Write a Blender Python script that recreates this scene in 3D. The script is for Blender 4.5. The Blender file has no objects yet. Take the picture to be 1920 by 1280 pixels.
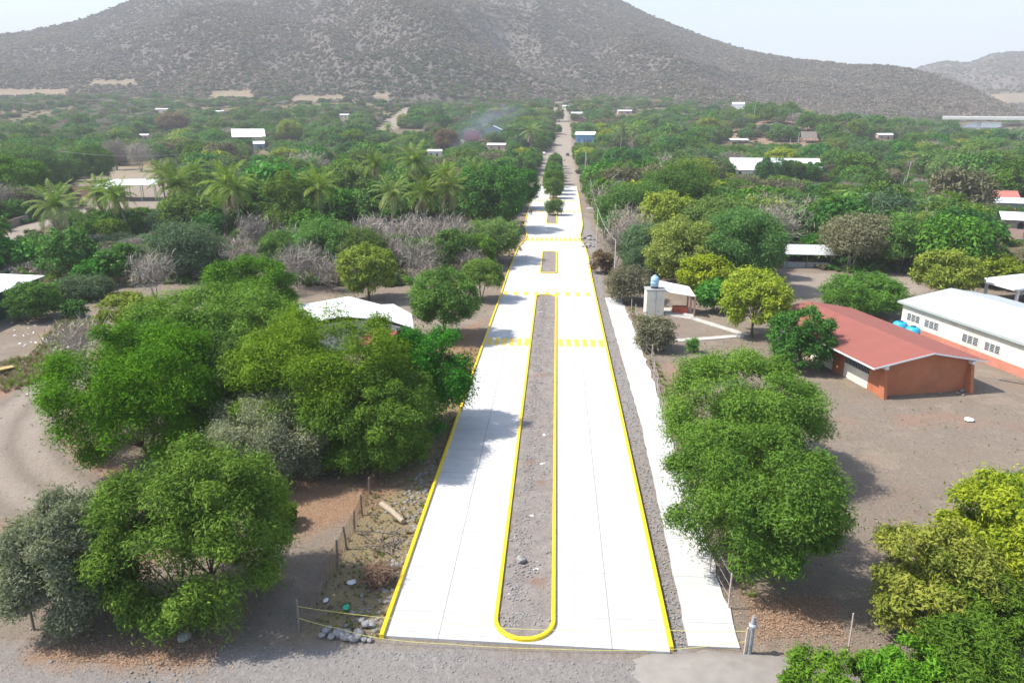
import bpy, math, random
import numpy as np
from mathutils import Vector, Matrix

S = bpy.context.scene
COL = S.collection
R_ = math.radians

# ------------------------------------------------------------------ camera
F_PX = 1331.0
PITCH = R_(16.85)
YAW = R_(3.5)
CAM_H = 25.0
cd = bpy.data.cameras.new("Camera")
cam = bpy.data.objects.new("Camera", cd)
COL.objects.link(cam)
cd.sensor_width = 36.0
cd.lens = 36.0 * F_PX / 1920.0
cd.clip_end = 20000.0
cam.location = (0, 0, CAM_H)
cam.rotation_euler = (math.pi / 2 - PITCH, 0, YAW)
S.camera = cam

# ------------------------------------------------------------------ light
SUN_ELEV = R_(53)
SUN_AZ = R_(184)          # direction TO the sun, measured from +X
w = bpy.data.worlds.new("World")
S.world = w
w.use_nodes = True
nt = w.node_tree
bg = nt.nodes["Background"]
sky = nt.nodes.new("ShaderNodeTexSky")
sky.sky_type = 'NISHITA'
sky.sun_disc = False
sky.sun_elevation = SUN_ELEV
sky.sun_rotation = math.pi / 2 - SUN_AZ
sky.air_density = 1.0
sky.dust_density = 1.4
sky.ozone_density = 1.0
nt.links.new(sky.outputs[0], bg.inputs[0])
bg.inputs[1].default_value = 0.15
sl = bpy.data.lights.new("Sun", 'SUN')
sl.energy = 4.4
sl.angle = R_(0.6)
sl.color = (1.0, 0.955, 0.88)
sun = bpy.data.objects.new("Sun", sl)
COL.objects.link(sun)
sd = Vector((math.cos(SUN_ELEV) * math.cos(SUN_AZ), math.cos(SUN_ELEV) * math.sin(SUN_AZ), math.sin(SUN_ELEV)))
sun.rotation_euler = sd.to_track_quat('Z', 'Y').to_euler()
S.view_settings.view_transform = 'Standard'
S.view_settings.look = 'None'
S.view_settings.gamma = 1.0
S.view_settings.exposure = 1.1
S.cycles.volume_bounces = 0
S.cycles.max_bounces = 6
S.cycles.transparent_max_bounces = 6
S.cycles.use_denoising = True

# ------------------------------------------------------------------ projection helpers
ct, st = math.cos(PITCH), math.sin(PITCH)
cy, sy = math.cos(YAW), math.sin(YAW)
_ys = np.arange(0, 9000, 1.0)
_sl = np.where(_ys < 950, np.minimum(0.108, np.maximum(0, 1.8e-4 * (_ys - 200))), np.maximum(0.03, 0.108 - (_ys - 950) * 0.00031))
_zs = np.concatenate([[0], np.cumsum(_sl)[:-1]])


def zt(x, y):
    """height of the ground: level near the camera, rising gently towards the hills, lower to the river"""
    x = np.asarray(x, float); y = np.asarray(y, float)
    z = np.interp(y, _ys, _zs)
    t = np.clip((x - 110) / 380.0, 0, 1); t = t * t * (3 - 2 * t)
    l = np.clip((-x - 150) / 500.0, 0, 1)
    z = z * (1 - 0.45 * t + 0.12 * l)
    z = z + 13.0 * np.exp(-((x - 190) / 80.0) ** 2 - ((y - 640) / 95.0) ** 2)      # the bare rise on the right
    return z


def ztf(x, y):
    return float(zt(x, y))


def ray(px, py):
    u = px - 960.0; v = py - 640.0
    fw = F_PX * ct - v * st; dn = F_PX * st + v * ct
    return u * cy - fw * sy, u * sy + fw * cy, -dn


def G(px, py, z=None):
    """point of the ground (or of the level z) that the photograph shows at px, py"""
    r = ray(px, py)
    if z is not None:
        t = (CAM_H - z) / -r[2]
        return Vector((r[0] * t, r[1] * t, z))
    t = 0.01
    while t < 3:
        x, y, zz = r[0] * t, r[1] * t, CAM_H + r[2] * t
        if zz <= ztf(x, y):
            break
        t *= 1.003
    return Vector((x, y, ztf(x, y)))


def proj(x, y, z):
    a = x * cy + y * sy; b = -x * sy + y * cy; h = CAM_H - z
    d = b * ct + h * st; v = h * ct - b * st
    return 960 + F_PX * a / d, 640 + F_PX * v / d, d


def height_at(g, py):
    """height above the ground point g whose picture is at row py"""
    lo, hi = 0.0, 80.0
    for _ in range(40):
        m = (lo + hi) / 2
        if proj(g.x, g.y, g.z + m)[1] > py:
            lo = m
        else:
            hi = m
    return (lo + hi) / 2


# ------------------------------------------------------------------ materials
def new_mat(name):
    m = bpy.data.materials.new(name)
    m.use_nodes = True
    n = m.node_tree.nodes
    return m, m.node_tree, n["Principled BSDF"]


def setv(b, rough=0.8, spec=0.25, metal=0.0):
    b.inputs["Roughness"].default_value = rough
    b.inputs["Specular IOR Level"].default_value = spec
    b.inputs["Metallic"].default_value = metal


def N(tr, t, **kw):
    n = tr.nodes.new(t)
    for k, v in kw.items():
        setattr(n, k, v)
    return n


def noise(tr, co, scale, detail=4, rough=0.6):
    n = N(tr, "ShaderNodeTexNoise")
    n.inputs["Scale"].default_value = scale
    n.inputs["Detail"].default_value = detail
    n.inputs["Roughness"].default_value = rough
    tr.links.new(co, n.inputs["Vector"])
    return n.outputs["Fac"]


def ramp(tr, fac, a, b, ca=(0, 0, 0, 1), cb=(1, 1, 1, 1)):
    r = N(tr, "ShaderNodeValToRGB")
    r.color_ramp.elements[0].position = a
    r.color_ramp.elements[1].position = b
    r.color_ramp.elements[0].color = ca
    r.color_ramp.elements[1].color = cb
    tr.links.new(fac, r.inputs[0])
    return r.outputs[0]


def mix(tr, fac, a, b, mode='MIX'):
    n = N(tr, "ShaderNodeMix", data_type='RGBA', blend_type=mode)
    for s, v in ((n.inputs[0], fac), (n.inputs[6], a), (n.inputs[7], b)):
        if hasattr(v, "is_output") or isinstance(v, bpy.types.NodeSocket):
            tr.links.new(v, s)
        elif isinstance(v, (int, float)):
            s.default_value = v
        else:
            s.default_value = (*v[:3], 1)
    return n.outputs[2]


def math_(tr, op, a, b=0.0, clamp=False):
    n = N(tr, "ShaderNodeMath", operation=op, use_clamp=clamp)
    for s, v in ((n.inputs[0], a), (n.inputs[1], b)):
        if isinstance(v, bpy.types.NodeSocket):
            tr.links.new(v, s)
        else:
            s.default_value = v
    return n.outputs[0]


def bump(tr, b, h, strength=0.3, dist=0.05):
    n = N(tr, "ShaderNodeBump")
    n.inputs["Strength"].default_value = strength
    n.inputs["Distance"].default_value = dist
    tr.links.new(h, n.inputs["Height"])
    tr.links.new(n.outputs[0], b.inputs["Normal"])


def objco(tr):
    return N(tr, "ShaderNodeTexCoord").outputs["Object"]


def geoco(tr):
    return N(tr, "ShaderNodeNewGeometry").outputs["Position"]


_mats = {}


def plain(name, c, rough=0.8, var=0.25, scale=2.0, spec=0.25, metal=0.0, grime=0.0, bmp=0.15):
    """painted / plain surface with weathering"""
    if name in _mats:
        return _mats[name]
    m, tr, b = new_mat(name)
    setv(b, rough, spec, metal)
    co = objco(tr)
    f = noise(tr, co, scale, 6)
    lo = tuple(v * (1 - var) for v in c); hi = tuple(min(1, v * (1 + var * 0.6)) for v in c)
    col = mix(tr, ramp(tr, f, 0.3, 0.7), lo, hi)
    if grime:
        g = noise(tr, co, scale * 0.35, 8, 0.7)
        col = mix(tr, math_(tr, 'MULTIPLY', ramp(tr, g, 0.5, 0.75), grime), col, (0.12, 0.09, 0.07))
    tr.links.new(col, b.inputs["Base Color"])
    if bmp:
        bump(tr, b, noise(tr, co, scale * 8, 4), bmp, 0.02)
    _mats[name] = m
    return m


def sheet(name, c, pitch=0.25, var=0.12, rough=0.5, rust=0.0):
    """corrugated metal roofing: ribs run along the local y axis"""
    if name in _mats:
        return _mats[name]
    m, tr, b = new_mat(name)
    setv(b, rough, 0.4, 0.0)
    co = objco(tr)
    f = noise(tr, co, 0.7, 6)
    col = mix(tr, ramp(tr, f, 0.3, 0.7), tuple(v * (1 - var) for v in c), c)
    if rust:
        col = mix(tr, math_(tr, 'MULTIPLY', ramp(tr, noise(tr, co, 0.5, 8, .75), 0.5, 0.68), rust), col, (0.20, 0.09, 0.04))
    tr.links.new(col, b.inputs["Base Color"])
    sep = N(tr, "ShaderNodeSeparateXYZ"); tr.links.new(co, sep.inputs[0])
    s = math_(tr, 'SINE', math_(tr, 'MULTIPLY', sep.outputs[0], 2 * math.pi / pitch))
    bump(tr, b, s, 0.35, 0.02)
    _mats[name] = m
    return m


def leaf_mat(name, a, bcol, trans=0.28, rough=0.55, hue=0.018, val=0.44):
    """leaves between two greens, by leaf and by tree"""
    m, tr, b = new_mat(name)
    setv(b, rough, 0.05)
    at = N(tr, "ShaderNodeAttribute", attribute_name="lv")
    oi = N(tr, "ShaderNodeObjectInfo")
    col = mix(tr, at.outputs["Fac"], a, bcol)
    hs = N(tr, "ShaderNodeHueSaturation")
    h = math_(tr, 'ADD', math_(tr, 'MULTIPLY', math_(tr, 'SUBTRACT', oi.outputs["Random"], 0.5), -2 * hue), 0.5)
    r2 = math_(tr, 'FRACT', math_(tr, 'MULTIPLY', oi.outputs["Random"], 7.31))
    v = math_(tr, 'ADD', math_(tr, 'MULTIPLY', r2, val), 1 - val / 2)
    r3 = math_(tr, 'FRACT', math_(tr, 'MULTIPLY', oi.outputs["Random"], 13.7))
    sat = math_(tr, 'ADD', math_(tr, 'MULTIPLY', r3, 0.2), 0.84)
    tr.links.new(h, hs.inputs["Hue"]); tr.links.new(v, hs.inputs["Value"]); tr.links.new(sat, hs.inputs["Saturation"])
    tr.links.new(col, hs.inputs["Color"])
    tr.links.new(hs.outputs[0], b.inputs["Base Color"])
    tl = N(tr, "ShaderNodeBsdfTranslucent")
    tc = mix(tr, 1.0, hs.outputs[0], (0.85, 1.0, 0.4), 'MULTIPLY')
    tr.links.new(tc, tl.inputs[0])
    ms = N(tr, "ShaderNodeMixShader")
    ms.inputs[0].default_value = trans
    out = tr.nodes["Material Output"]
    tr.links.new(b.outputs[0], ms.inputs[1]); tr.links.new(tl.outputs[0], ms.inputs[2])
    tr.links.new(ms.outputs[0], out.inputs[0])
    return m


M = {}
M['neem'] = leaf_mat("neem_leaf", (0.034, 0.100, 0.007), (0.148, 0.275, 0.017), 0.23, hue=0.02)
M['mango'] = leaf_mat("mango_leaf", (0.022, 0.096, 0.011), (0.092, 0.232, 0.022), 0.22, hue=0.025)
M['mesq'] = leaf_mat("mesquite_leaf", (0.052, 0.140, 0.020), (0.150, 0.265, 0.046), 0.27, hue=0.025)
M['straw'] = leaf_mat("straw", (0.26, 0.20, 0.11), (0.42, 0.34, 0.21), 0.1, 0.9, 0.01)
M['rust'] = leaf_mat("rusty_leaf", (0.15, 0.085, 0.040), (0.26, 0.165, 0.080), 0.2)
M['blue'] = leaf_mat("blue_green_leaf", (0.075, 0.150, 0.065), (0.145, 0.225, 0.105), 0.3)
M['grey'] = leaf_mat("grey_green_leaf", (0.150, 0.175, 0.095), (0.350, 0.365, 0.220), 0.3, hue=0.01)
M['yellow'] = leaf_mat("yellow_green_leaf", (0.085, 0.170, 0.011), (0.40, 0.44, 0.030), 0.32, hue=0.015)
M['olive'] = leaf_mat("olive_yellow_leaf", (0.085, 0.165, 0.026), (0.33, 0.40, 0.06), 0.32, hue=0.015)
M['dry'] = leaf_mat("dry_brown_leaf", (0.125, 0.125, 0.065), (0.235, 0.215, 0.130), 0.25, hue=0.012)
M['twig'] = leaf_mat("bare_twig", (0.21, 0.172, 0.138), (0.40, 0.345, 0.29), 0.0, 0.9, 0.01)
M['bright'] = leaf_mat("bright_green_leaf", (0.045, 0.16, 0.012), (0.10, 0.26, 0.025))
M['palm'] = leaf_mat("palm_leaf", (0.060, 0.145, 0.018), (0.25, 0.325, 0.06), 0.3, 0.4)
M['palmdry'] = leaf_mat("dry_palm_leaf", (0.22, 0.175, 0.09), (0.38, 0.32, 0.20), 0.1)
M['bark'] = plain("bark", (0.13, 0.095, 0.07), 0.95, 0.4, 6, 0.1)
M['palebark'] = plain("pale_bark", (0.30, 0.26, 0.22), 0.95, 0.35, 5, 0.1)
M['palmbark'] = plain("palm_bark", (0.25, 0.215, 0.18), 0.95, 0.35, 5, 0.1)

M['scrub_grey'] = leaf_mat("scrub_grey", (0.165, 0.138, 0.127), (0.230, 0.192, 0.172), 0.1, 0.9, 0.012)
M['scrub_green'] = leaf_mat("scrub_green", (0.066, 0.080, 0.050), (0.120, 0.130, 0.080), 0.1, 0.9, 0.012)
M['scrub_tan'] = leaf_mat("scrub_tan", (0.205, 0.165, 0.128), (0.285, 0.226, 0.168), 0.1, 0.9, 0.012)
rng = np.random.default_rng(7)


# ------------------------------------------------------------------ mesh helpers
def mesh_np(name, v, f, lv=None, mats=(), smooth=False, mi=None):
    """mesh from arrays; f is (n,k)"""
    me = bpy.data.meshes.new(name)
    v = np.asarray(v, np.float32); f = np.asarray(f, np.int32)
    n, k = f.shape
    me.vertices.add(len(v)); me.vertices.foreach_set("co", v.ravel())
    me.loops.add(n * k); me.loops.foreach_set("vertex_index", f.ravel())
    me.polygons.add(n); me.polygons.foreach_set("loop_start", np.arange(0, n * k, k, dtype=np.int32))
    if smooth:
        me.polygons.foreach_set("use_smooth", np.ones(n, bool))
    if mi is not None:
        me.polygons.foreach_set("material_index", np.asarray(mi, np.int32))
    for m in mats:
        me.materials.append(m)
    me.update(calc_edges=True)
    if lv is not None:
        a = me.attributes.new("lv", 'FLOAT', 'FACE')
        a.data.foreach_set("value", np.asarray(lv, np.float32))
    return me


def link(name, me, parent=None, loc=None):
    o = bpy.data.objects.new(name, me)
    COL.objects.link(o)
    if parent is not None:
        o.parent = parent
    if loc is not None:
        o.location = loc
    return o


def tag(o, label=None, cat=None, group=None, kind=None):
    if label: o["label"] = label
    if cat: o["category"] = cat
    if group: o["group"] = group
    if kind: o["kind"] = kind
    return o


def thing(name, label, cat, loc=(0, 0, 0), rz=0.0, group=None):
    o = bpy.data.objects.new(name, None)
    o.empty_display_size = 0.3
    COL.objects.link(o)
    o.location = loc
    o.rotation_euler = (0, 0, rz)
    return tag(o, label, cat, group)


class MB:
    """collects shapes and links them as one mesh object"""
    def __init__(s):
        s.v = []; s.f = []; s.m = []

    def add(s, vs, fs, mi=0):
        o = len(s.v)
        s.v += [tuple(p) for p in vs]
        s.f += [tuple(i + o for i in q) for q in fs]
        s.m += [mi] * len(fs)
        return s

    def box(s, x0, x1, y0, y1, z0, z1, mi=0, rz=0.0, at=(0, 0, 0)):
        c, n = math.cos(rz), math.sin(rz)
        vs = []
        for z in (z0, z1):
            for x, y in ((x0, y0), (x1, y0), (x1, y1), (x0, y1)):
                vs.append((at[0] + x * c - y * n, at[1] + x * n + y * c, at[2] + z))
        return s.add(vs, [(3, 2, 1, 0), (4, 5, 6, 7), (0, 1, 5, 4), (1, 2, 6, 5), (2, 3, 7, 6), (3, 0, 4, 7)], mi)

    def slab(s, pts, th, mi=0):
        """polygon of 3D points, thickened downwards"""
        n = len(pts)
        vs = [tuple(p) for p in pts] + [(p[0], p[1], p[2] - th) for p in pts]
        fs = [tuple(range(n)), tuple(range(2 * n - 1, n - 1, -1))]
        fs += [(i, i + n, (i + 1) % n + n, (i + 1) % n) for i in range(n)]
        return s.add(vs, fs, mi)

    def prism(s, pts, z0, z1, mi=0):
        return s.slab([(p[0], p[1], z1) for p in pts], z1 - z0, mi)

    def extr(s, prof, y0, y1, mi=0):
        """profile of (x,z) extruded along y"""
        n = len(prof)
        vs = [(x, y0, z) for x, z in prof] + [(x, y1, z) for x, z in prof]
        fs = [tuple(range(n)), tuple(range(2 * n - 1, n - 1, -1))]
        fs += [(i, i + n, (i + 1) % n + n, (i + 1) % n) for i in range(n)]
        return s.add(vs, fs, mi)

    def tube(s, path, radii, n=6, mi=0, cap=True):
        path = [Vector(p) for p in path]
        if not hasattr(radii, "__len__"):
            radii = [radii] * len(path)
        vs = []
        for i, p in enumerate(path):
            t = (path[min(i + 1, len(path) - 1)] - path[max(i - 1, 0)]).normalized()
            a = t.cross(Vector((0, 0, 1)) if abs(t.z) < 0.9 else Vector((1, 0, 0))).normalized()
            b = t.cross(a)
            for k in range(n):
                g = 2 * math.pi * k / n
                vs.append(p + (a * math.cos(g) + b * math.sin(g)) * radii[i])
        fs = []
        for i in range(len(path) - 1):
            for k in range(n):
                fs.append((i * n + k, i * n + (k + 1) % n, (i + 1) * n + (k + 1) % n, (i + 1) * n + k))
        if cap:
            fs.append(tuple(range(n - 1, -1, -1)))
            fs.append(tuple((len(path) - 1) * n + k for k in range(n)))
        return s.add(vs, fs, mi)

    def lathe(s, prof, n=16, at=(0, 0, 0), mi=0):
        vs = []
        for r, z in prof:
            for k in range(n):
                g = 2 * math.pi * k / n
                vs.append((at[0] + r * math.cos(g), at[1] + r * math.sin(g), at[2] + z))
        fs = []
        for i in range(len(prof) - 1):
            for k in range(n):
                fs.append((i * n + k, i * n + (k + 1) % n, (i + 1) * n + (k + 1) % n, (i + 1) * n + k))
        fs.append(tuple(range(n - 1, -1, -1)))
        fs.append(tuple((len(prof) - 1) * n + k for k in range(n)))
        return s.add(vs, fs, mi)

    def build(s, name, mats, parent=None, smooth=False, loc=None):
        me = bpy.data.meshes.new(name)
        me.from_pydata([tuple(map(float, p)) for p in s.v], [], s.f)
        for m in (mats if isinstance(mats, (list, tuple)) else [mats]):
            me.materials.append(m)
        me.polygons.foreach_set("material_index", s.m)
        if smooth:
            me.polygons.foreach_set("use_smooth", [True] * len(s.f))
        me.update()
        return link(name, me, parent, loc)


def nrm(a):
    return a / np.maximum(np.linalg.norm(a, axis=-1, keepdims=True), 1e-9)


def vnoise(x, y, seed=0, octaves=4):
    """smooth value noise on arrays, about -1..1"""
    out = np.zeros(np.broadcast(x, y).shape); amp = 1.0; tot = 0
    for o in range(octaves):
        xi = np.floor(x).astype(int); yi = np.floor(y).astype(int)
        fx = x - xi; fy = y - yi
        fx = fx * fx * (3 - 2 * fx); fy = fy * fy * (3 - 2 * fy)

        def h(a, b):
            n = (a * 374761393 + b * 668265263 + (seed + o * 17) * 974711) & 0x7fffffff
            n = ((n ^ (n >> 13)) * 1274126177) & 0x7fffffff
            n = n ^ (n >> 16)
            return (n & 0xffff) / 32767.5 - 1
        v = (h(xi, yi) * (1 - fx) + h(xi + 1, yi) * fx) * (1 - fy) + (h(xi, yi + 1) * (1 - fx) + h(xi + 1, yi + 1) * fx) * fy
        out += v * amp; tot += amp
        amp *= 0.5; x = x * 2.03 + 11.3; y = y * 2.03 + 5.7
    return out / tot


def poly_d(px, py, pts, closed=False):
    """distance of grid points to a polyline"""
    d = np.full(px.shape, 1e9)
    pts = list(pts) + ([pts[0]] if closed else [])
    for a, b in zip(pts[:-1], pts[1:]):
        ax, ay, bx, by = a[0], a[1], b[0], b[1]
        L = (bx - ax) ** 2 + (by - ay) ** 2 + 1e-9
        t = np.clip(((px - ax) * (bx - ax) + (py - ay) * (by - ay)) / L, 0, 1)
        d = np.minimum(d, np.hypot(px - ax - t * (bx - ax), py - ay - t * (by - ay)))
    return d


def inside(px, py, pts):
    c = np.zeros(np.shape(px), bool)
    n = len(pts)
    for i in range(n):
        x0, y0 = pts[i][0], pts[i][1]; x1, y1 = pts[(i + 1) % n][0], pts[(i + 1) % n][1]
        if y0 == y1:
            continue
        cond = ((y0 > py) != (y1 > py)) & (px < (x1 - x0) * (py - y0) / (y1 - y0) + x0)
        c ^= cond
    return c


def pmask(px, py, pts, soft):
    """1 inside the polygon, fading over soft metres at its edge"""
    d = poly_d(px, py, pts, True)
    s = np.where(inside(px, py, pts), d, -d)
    return np.clip(s / soft + 0.5, 0, 1)


def PX(*pts):
    return [tuple(G(*p))[:2] for p in pts]


# ------------------------------------------------------------------ areas of the ground, in the photograph's pixels turned to metres
A_YARD = PX((1250, 640), (1420, 640), (1550, 720), (1700, 760), (1930, 740), (2100, 900), (1930, 900), (1680, 1000), (1500, 1140), (1440, 1100), (1330, 900), (1255, 740))
A_COURT = PX((1480, 512), (1725, 512), (1740, 552), (1480, 555))
A_FORE = [(-60, -30), (60, -30), (60, 27.5), (14, 29.0), (-8.6, 29.7), (-14, 28.8), (-60, 27.5)]
T_LEFT = PX((185, 690), (145, 704), (108, 722), (62, 754), (28, 795), (18, 838), (40, 885), (85, 920), (150, 960), (220, 1000))
T_LEFT2 = PX((-40, 470), (0, 452), (60, 425), (130, 405), (150, 393))
A_CANOPY = PX((170, 400), (300, 400), (330, 360), (300, 315), (200, 310), (120, 350))
A_STRIP = [(6.3, 29.8), (7.1, 29.8), (7.8, 58), (7.7, 107), (9.5, 160), (9.0, 205), (6.8, 205), (6.8, 160), (6.4, 110)]
A_FENCED = PX((570, 1190), (715, 1195), (905, 660), (870, 640), (800, 830), (700, 880))
A_DRYL = PX((0, 740), (140, 690), (190, 600), (110, 600), (60, 670), (0, 680))
A_LITTER1 = PX((150, 1190), (420, 1200), (400, 1250), (100, 1240), (60, 1215))
A_LITTER2 = PX((1395, 1115), (1560, 1115), (1580, 1190), (1420, 1200))
A_LITTER3 = PX((520, 900), (790, 880), (690, 960), (560, 1010), (500, 990))
A_LITTER4 = PX((800, 650), (905, 600), (900, 690), (860, 760))
A_RED1 = PX((1225, 680), (1300, 680), (1330, 720), (1290, 760), (1250, 760))
A_PALE = PX((1285, 668), (1330, 662), (1345, 680), (1310, 690))
A_SCRUBL = PX((0, 560), (420, 520), (980, 480), (960, 420), (600, 440), (0, 470))
DIRTROAD = [(0, 295), (0, 480), (3, 700), (2, 930)]
A_BARE = PX((1345, 225), (1400, 212), (1480, 200), (1560, 215), (1575, 255), (1480, 285), (1420, 270), (1330, 262))
A_FIELDS = [PX((-30, 176), (120, 178), (130, 166), (-30, 168)), PX((170, 158), (255, 160), (260, 150), (180, 150)), PX((385, 186), (480, 188), (470, 168), (400, 172)), PX((545, 193), (660, 190), (640, 178), (560, 180))]
A_CLEAR2 = PX((205, 335), (300, 330), (290, 300), (230, 300))
A_CLEAR3 = PX((700, 245), (740, 245), (790, 205), (760, 200))

# ------------------------------------------------------------------ ground sheet
ys = np.concatenate([np.linspace(-60, 10, 15)[:-1], np.arange(10, 130, 0.5), np.arange(130, 320, 1.5), np.geomspace(320, 7000, 130)])
ss = np.linspace(-1, 1, 331)
ss = np.sign(ss) * np.abs(ss) ** 1.25
Yg = np.repeat(ys[:, None], len(ss), 1)
half = np.maximum(60, (np.maximum(ys, 0) + 25) * 1.05)
Xg = ss[None, :] * half[:, None] - np.maximum(ys, 0)[:, None] * math.tan(YAW)
Zg = zt(Xg, Yg)
near = np.clip(1 - Yg / 400, 0, 1)
Zg = Zg + (vnoise(Xg / 3.1, Yg / 3.1, 3) * 0.10 * near + vnoise(Xg / 30, Yg / 30, 4) * 0.8 * np.clip((Yg - 150) / 400, 0, 1))
flat = np.clip((np.abs(Xg - 0.5) - 11) / 4, 0, 1)
flat = np.where((Yg > 25) & (Yg < 320), flat, 1)
for pts_, (cx_, cy_, rad_) in (("school", (36, 76, 22)), ("long", (54, 80, 20)), ("pump", (17, 97, 7))):
    flat = np.minimum(flat, np.clip((np.hypot(Xg - cx_, Yg - cy_) - rad_) / 5, 0, 1))
Zg = zt(Xg, Yg) * (1 - flat) + Zg * flat - 0.05
E_ = vnoise(Xg / 2.3, Yg / 2.3, 21) * 0.9        # ragged edges
mk = {}
mk['track'] = np.clip(2.2 - poly_d(Xg, Yg, T_LEFT) / 2.0 + E_ * 0.25, 0, 1)
ruts = poly_d(Xg, Yg, T_LEFT)
mk['rut'] = 0.8 * np.exp(-(ruts / 0.6) ** 2) + np.exp(-((ruts - 2.9) / 0.65) ** 2)
mk['track'] = np.maximum(mk['track'], np.clip(1.5 - poly_d(Xg, Yg, T_LEFT2) / 3.0 + E_ * 0.3, 0, 1))
dr = np.abs(Xg - np.interp(Yg, [295, 480, 560, 700, 930], [0.2, 1.5, 4.5, 6, 2])) / np.interp(Yg, [295, 480, 560, 700, 930], [9.5, 9, 6, 6.5, 9])
mk['track'] = np.maximum(mk['track'], np.where((Yg > 290) & (Yg < 930), np.clip((1.15 - dr) * 4, 0, 1) * 0.9, 0))
mk['gravel'] = np.maximum(pmask(Xg + E_ * 1.0, Yg + E_ * 0.6, A_FORE, 2.0), pmask(Xg, Yg + E_ * .3, A_STRIP, 0.4))
tverge = 0.8 * np.exp(-((ruts - 4.4) / 1.3) ** 2)
lit = np.zeros_like(Xg)
for a_ in (A_LITTER1, A_LITTER2, A_LITTER3, A_LITTER4):
    lit = np.maximum(lit, pmask(Xg + E_ * 1.2, Yg + E_ * 1.2, a_, 2.5))
mk['litter'] = lit
gr = np.maximum(pmask(Xg + E_, Yg + E_, A_FENCED, 1.5), pmask(Xg + E_ * 2, Yg + E_ * 2, A_DRYL, 4))
gr = np.maximum(gr, 0.8 * pmask(Xg + E_ * 5, Yg + E_ * 5, A_SCRUBL, 8))
gr = np.maximum(gr, pmask(Xg, Yg, A_CLEAR2, 6))
mk['grass'] = gr
red = np.maximum(pmask(Xg + E_ * 1.5, Yg + E_ * 1.5, A_RED1, 4) * 0.8, 0.75 * pmask(Xg + E_ * 20, Yg + E_ * 20, A_BARE, 20))
red = np.maximum(red, tverge)
mk['red'] = np.maximum(red, 0.55 * pmask(Xg + E_ * 2, Yg, A_YARD, 6) * np.clip(vnoise(Xg / 6, Yg / 4, 9) * 2.2 - 0.35, 0, 1))
pale = np.maximum(pmask(Xg + E_ * 1.5, Yg + E_ * 1.5, A_COURT, 3), pmask(Xg + E_ * 1, Yg + E_ * 1, A_PALE, 1.2))
pale = np.maximum(pale, pmask(Xg + E_ * 3, Yg + E_ * 3, A_CANOPY, 5) * 0.6)
pale = np.maximum(pale, 0.8 * pmask(Xg + E_ * 6, Yg + E_ * 6, A_CLEAR3, 10))
for a_ in A_FIELDS:
    pale = np.maximum(pale, pmask(Xg + E_ * 15, Yg + E_ * 15, a_, 20))
mk['pale'] = pale
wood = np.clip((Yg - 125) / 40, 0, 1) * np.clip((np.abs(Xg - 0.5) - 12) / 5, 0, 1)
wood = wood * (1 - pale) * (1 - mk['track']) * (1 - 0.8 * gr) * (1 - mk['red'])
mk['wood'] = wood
nr, nc = Xg.shape
V = np.stack([Xg, Yg, Zg], -1).reshape(-1, 3)
ii = np.arange(nr * nc).reshape(nr, nc)
FQ = np.stack([ii[:-1, :-1], ii[:-1, 1:], ii[1:, 1:], ii[1:, :-1]], -1).reshape(-1, 4)

gm, tr, b = new_mat("ground")
setv(b, 0.95, 0.1)
co = geoco(tr)
n1 = noise(tr, co, 0.25, 8, 0.65); n2 = noise(tr, co, 1.7, 8, 0.7); n3 = noise(tr, co, 9.0, 5, 0.7); n4 = noise(tr, co, 0.035, 5)
col = mix(tr, ramp(tr, n1, 0.33, 0.66), (0.162, 0.126, 0.096), (0.248, 0.198, 0.154))
col = mix(tr, math_(tr, 'MULTIPLY', ramp(tr, n2, 0.5, 0.72), 0.45), col, (0.30, 0.242, 0.188))
n5 = noise(tr, co, 0.16, 9, 0.75); n6 = noise(tr, co, 0.09, 6, 0.6)
col = mix(tr, math_(tr, 'MULTIPLY', ramp(tr, n5, 0.52, 0.62), 0.8), col, (0.245, 0.150, 0.108))
col = mix(tr, math_(tr, 'MULTIPLY', ramp(tr, n6, 0.50, 0.62), 0.6), col, (0.225, 0.185, 0.122))
col = mix(tr, math_(tr, 'MULTIPLY', ramp(tr, n5, 0.45, 0.34), 0.45), col, (0.118, 0.098, 0.080))
n7 = noise(tr, co, 3.6, 8, 0.8)
col = mix(tr, math_(tr, 'MULTIPLY', ramp(tr, n7, 0.52, 0.62), 0.5), col, (0.085, 0.068, 0.055))
col = mix(tr, math_(tr, 'MULTIPLY', ramp(tr, n7, 0.45, 0.36), 0.35), col, (0.29, 0.24, 0.19))
at = lambda k: N(tr, "ShaderNodeAttribute", attribute_name=k).outputs["Fac"]


def edge(k, gain=1.0):
    """mask broken up by noise so that its edge is ragged"""
    return math_(tr, 'MULTIPLY', math_(tr, 'SUBTRACT', math_(tr, 'ADD', at(k), math_(tr, 'MULTIPLY', n2, 0.9)), 0.7), 1.7 * gain, True)


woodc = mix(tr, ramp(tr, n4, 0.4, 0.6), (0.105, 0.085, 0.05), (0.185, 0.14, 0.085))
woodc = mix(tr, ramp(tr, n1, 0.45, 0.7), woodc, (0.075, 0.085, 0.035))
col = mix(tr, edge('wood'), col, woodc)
col = mix(tr, edge('track'), col, mix(tr, n2, (0.225, 0.186, 0.150), (0.31, 0.262, 0.215)))
col = mix(tr, math_(tr, 'MULTIPLY', at('rut'), math_(tr, 'MULTIPLY', at('track'), 0.95), True), col, (0.165, 0.134, 0.108))
v_ = N(tr, "ShaderNodeTexVoronoi"); v_.inputs["Scale"].default_value = 7.0; tr.links.new(co, v_.inputs["Vector"])
gcol = mix(tr, v_.outputs["Color"], (0.165, 0.152, 0.142), (0.285, 0.262, 0.24))
gcol = mix(tr, ramp(tr, n1, 0.35, 0.65), gcol, (0.215, 0.192, 0.175))
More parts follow.
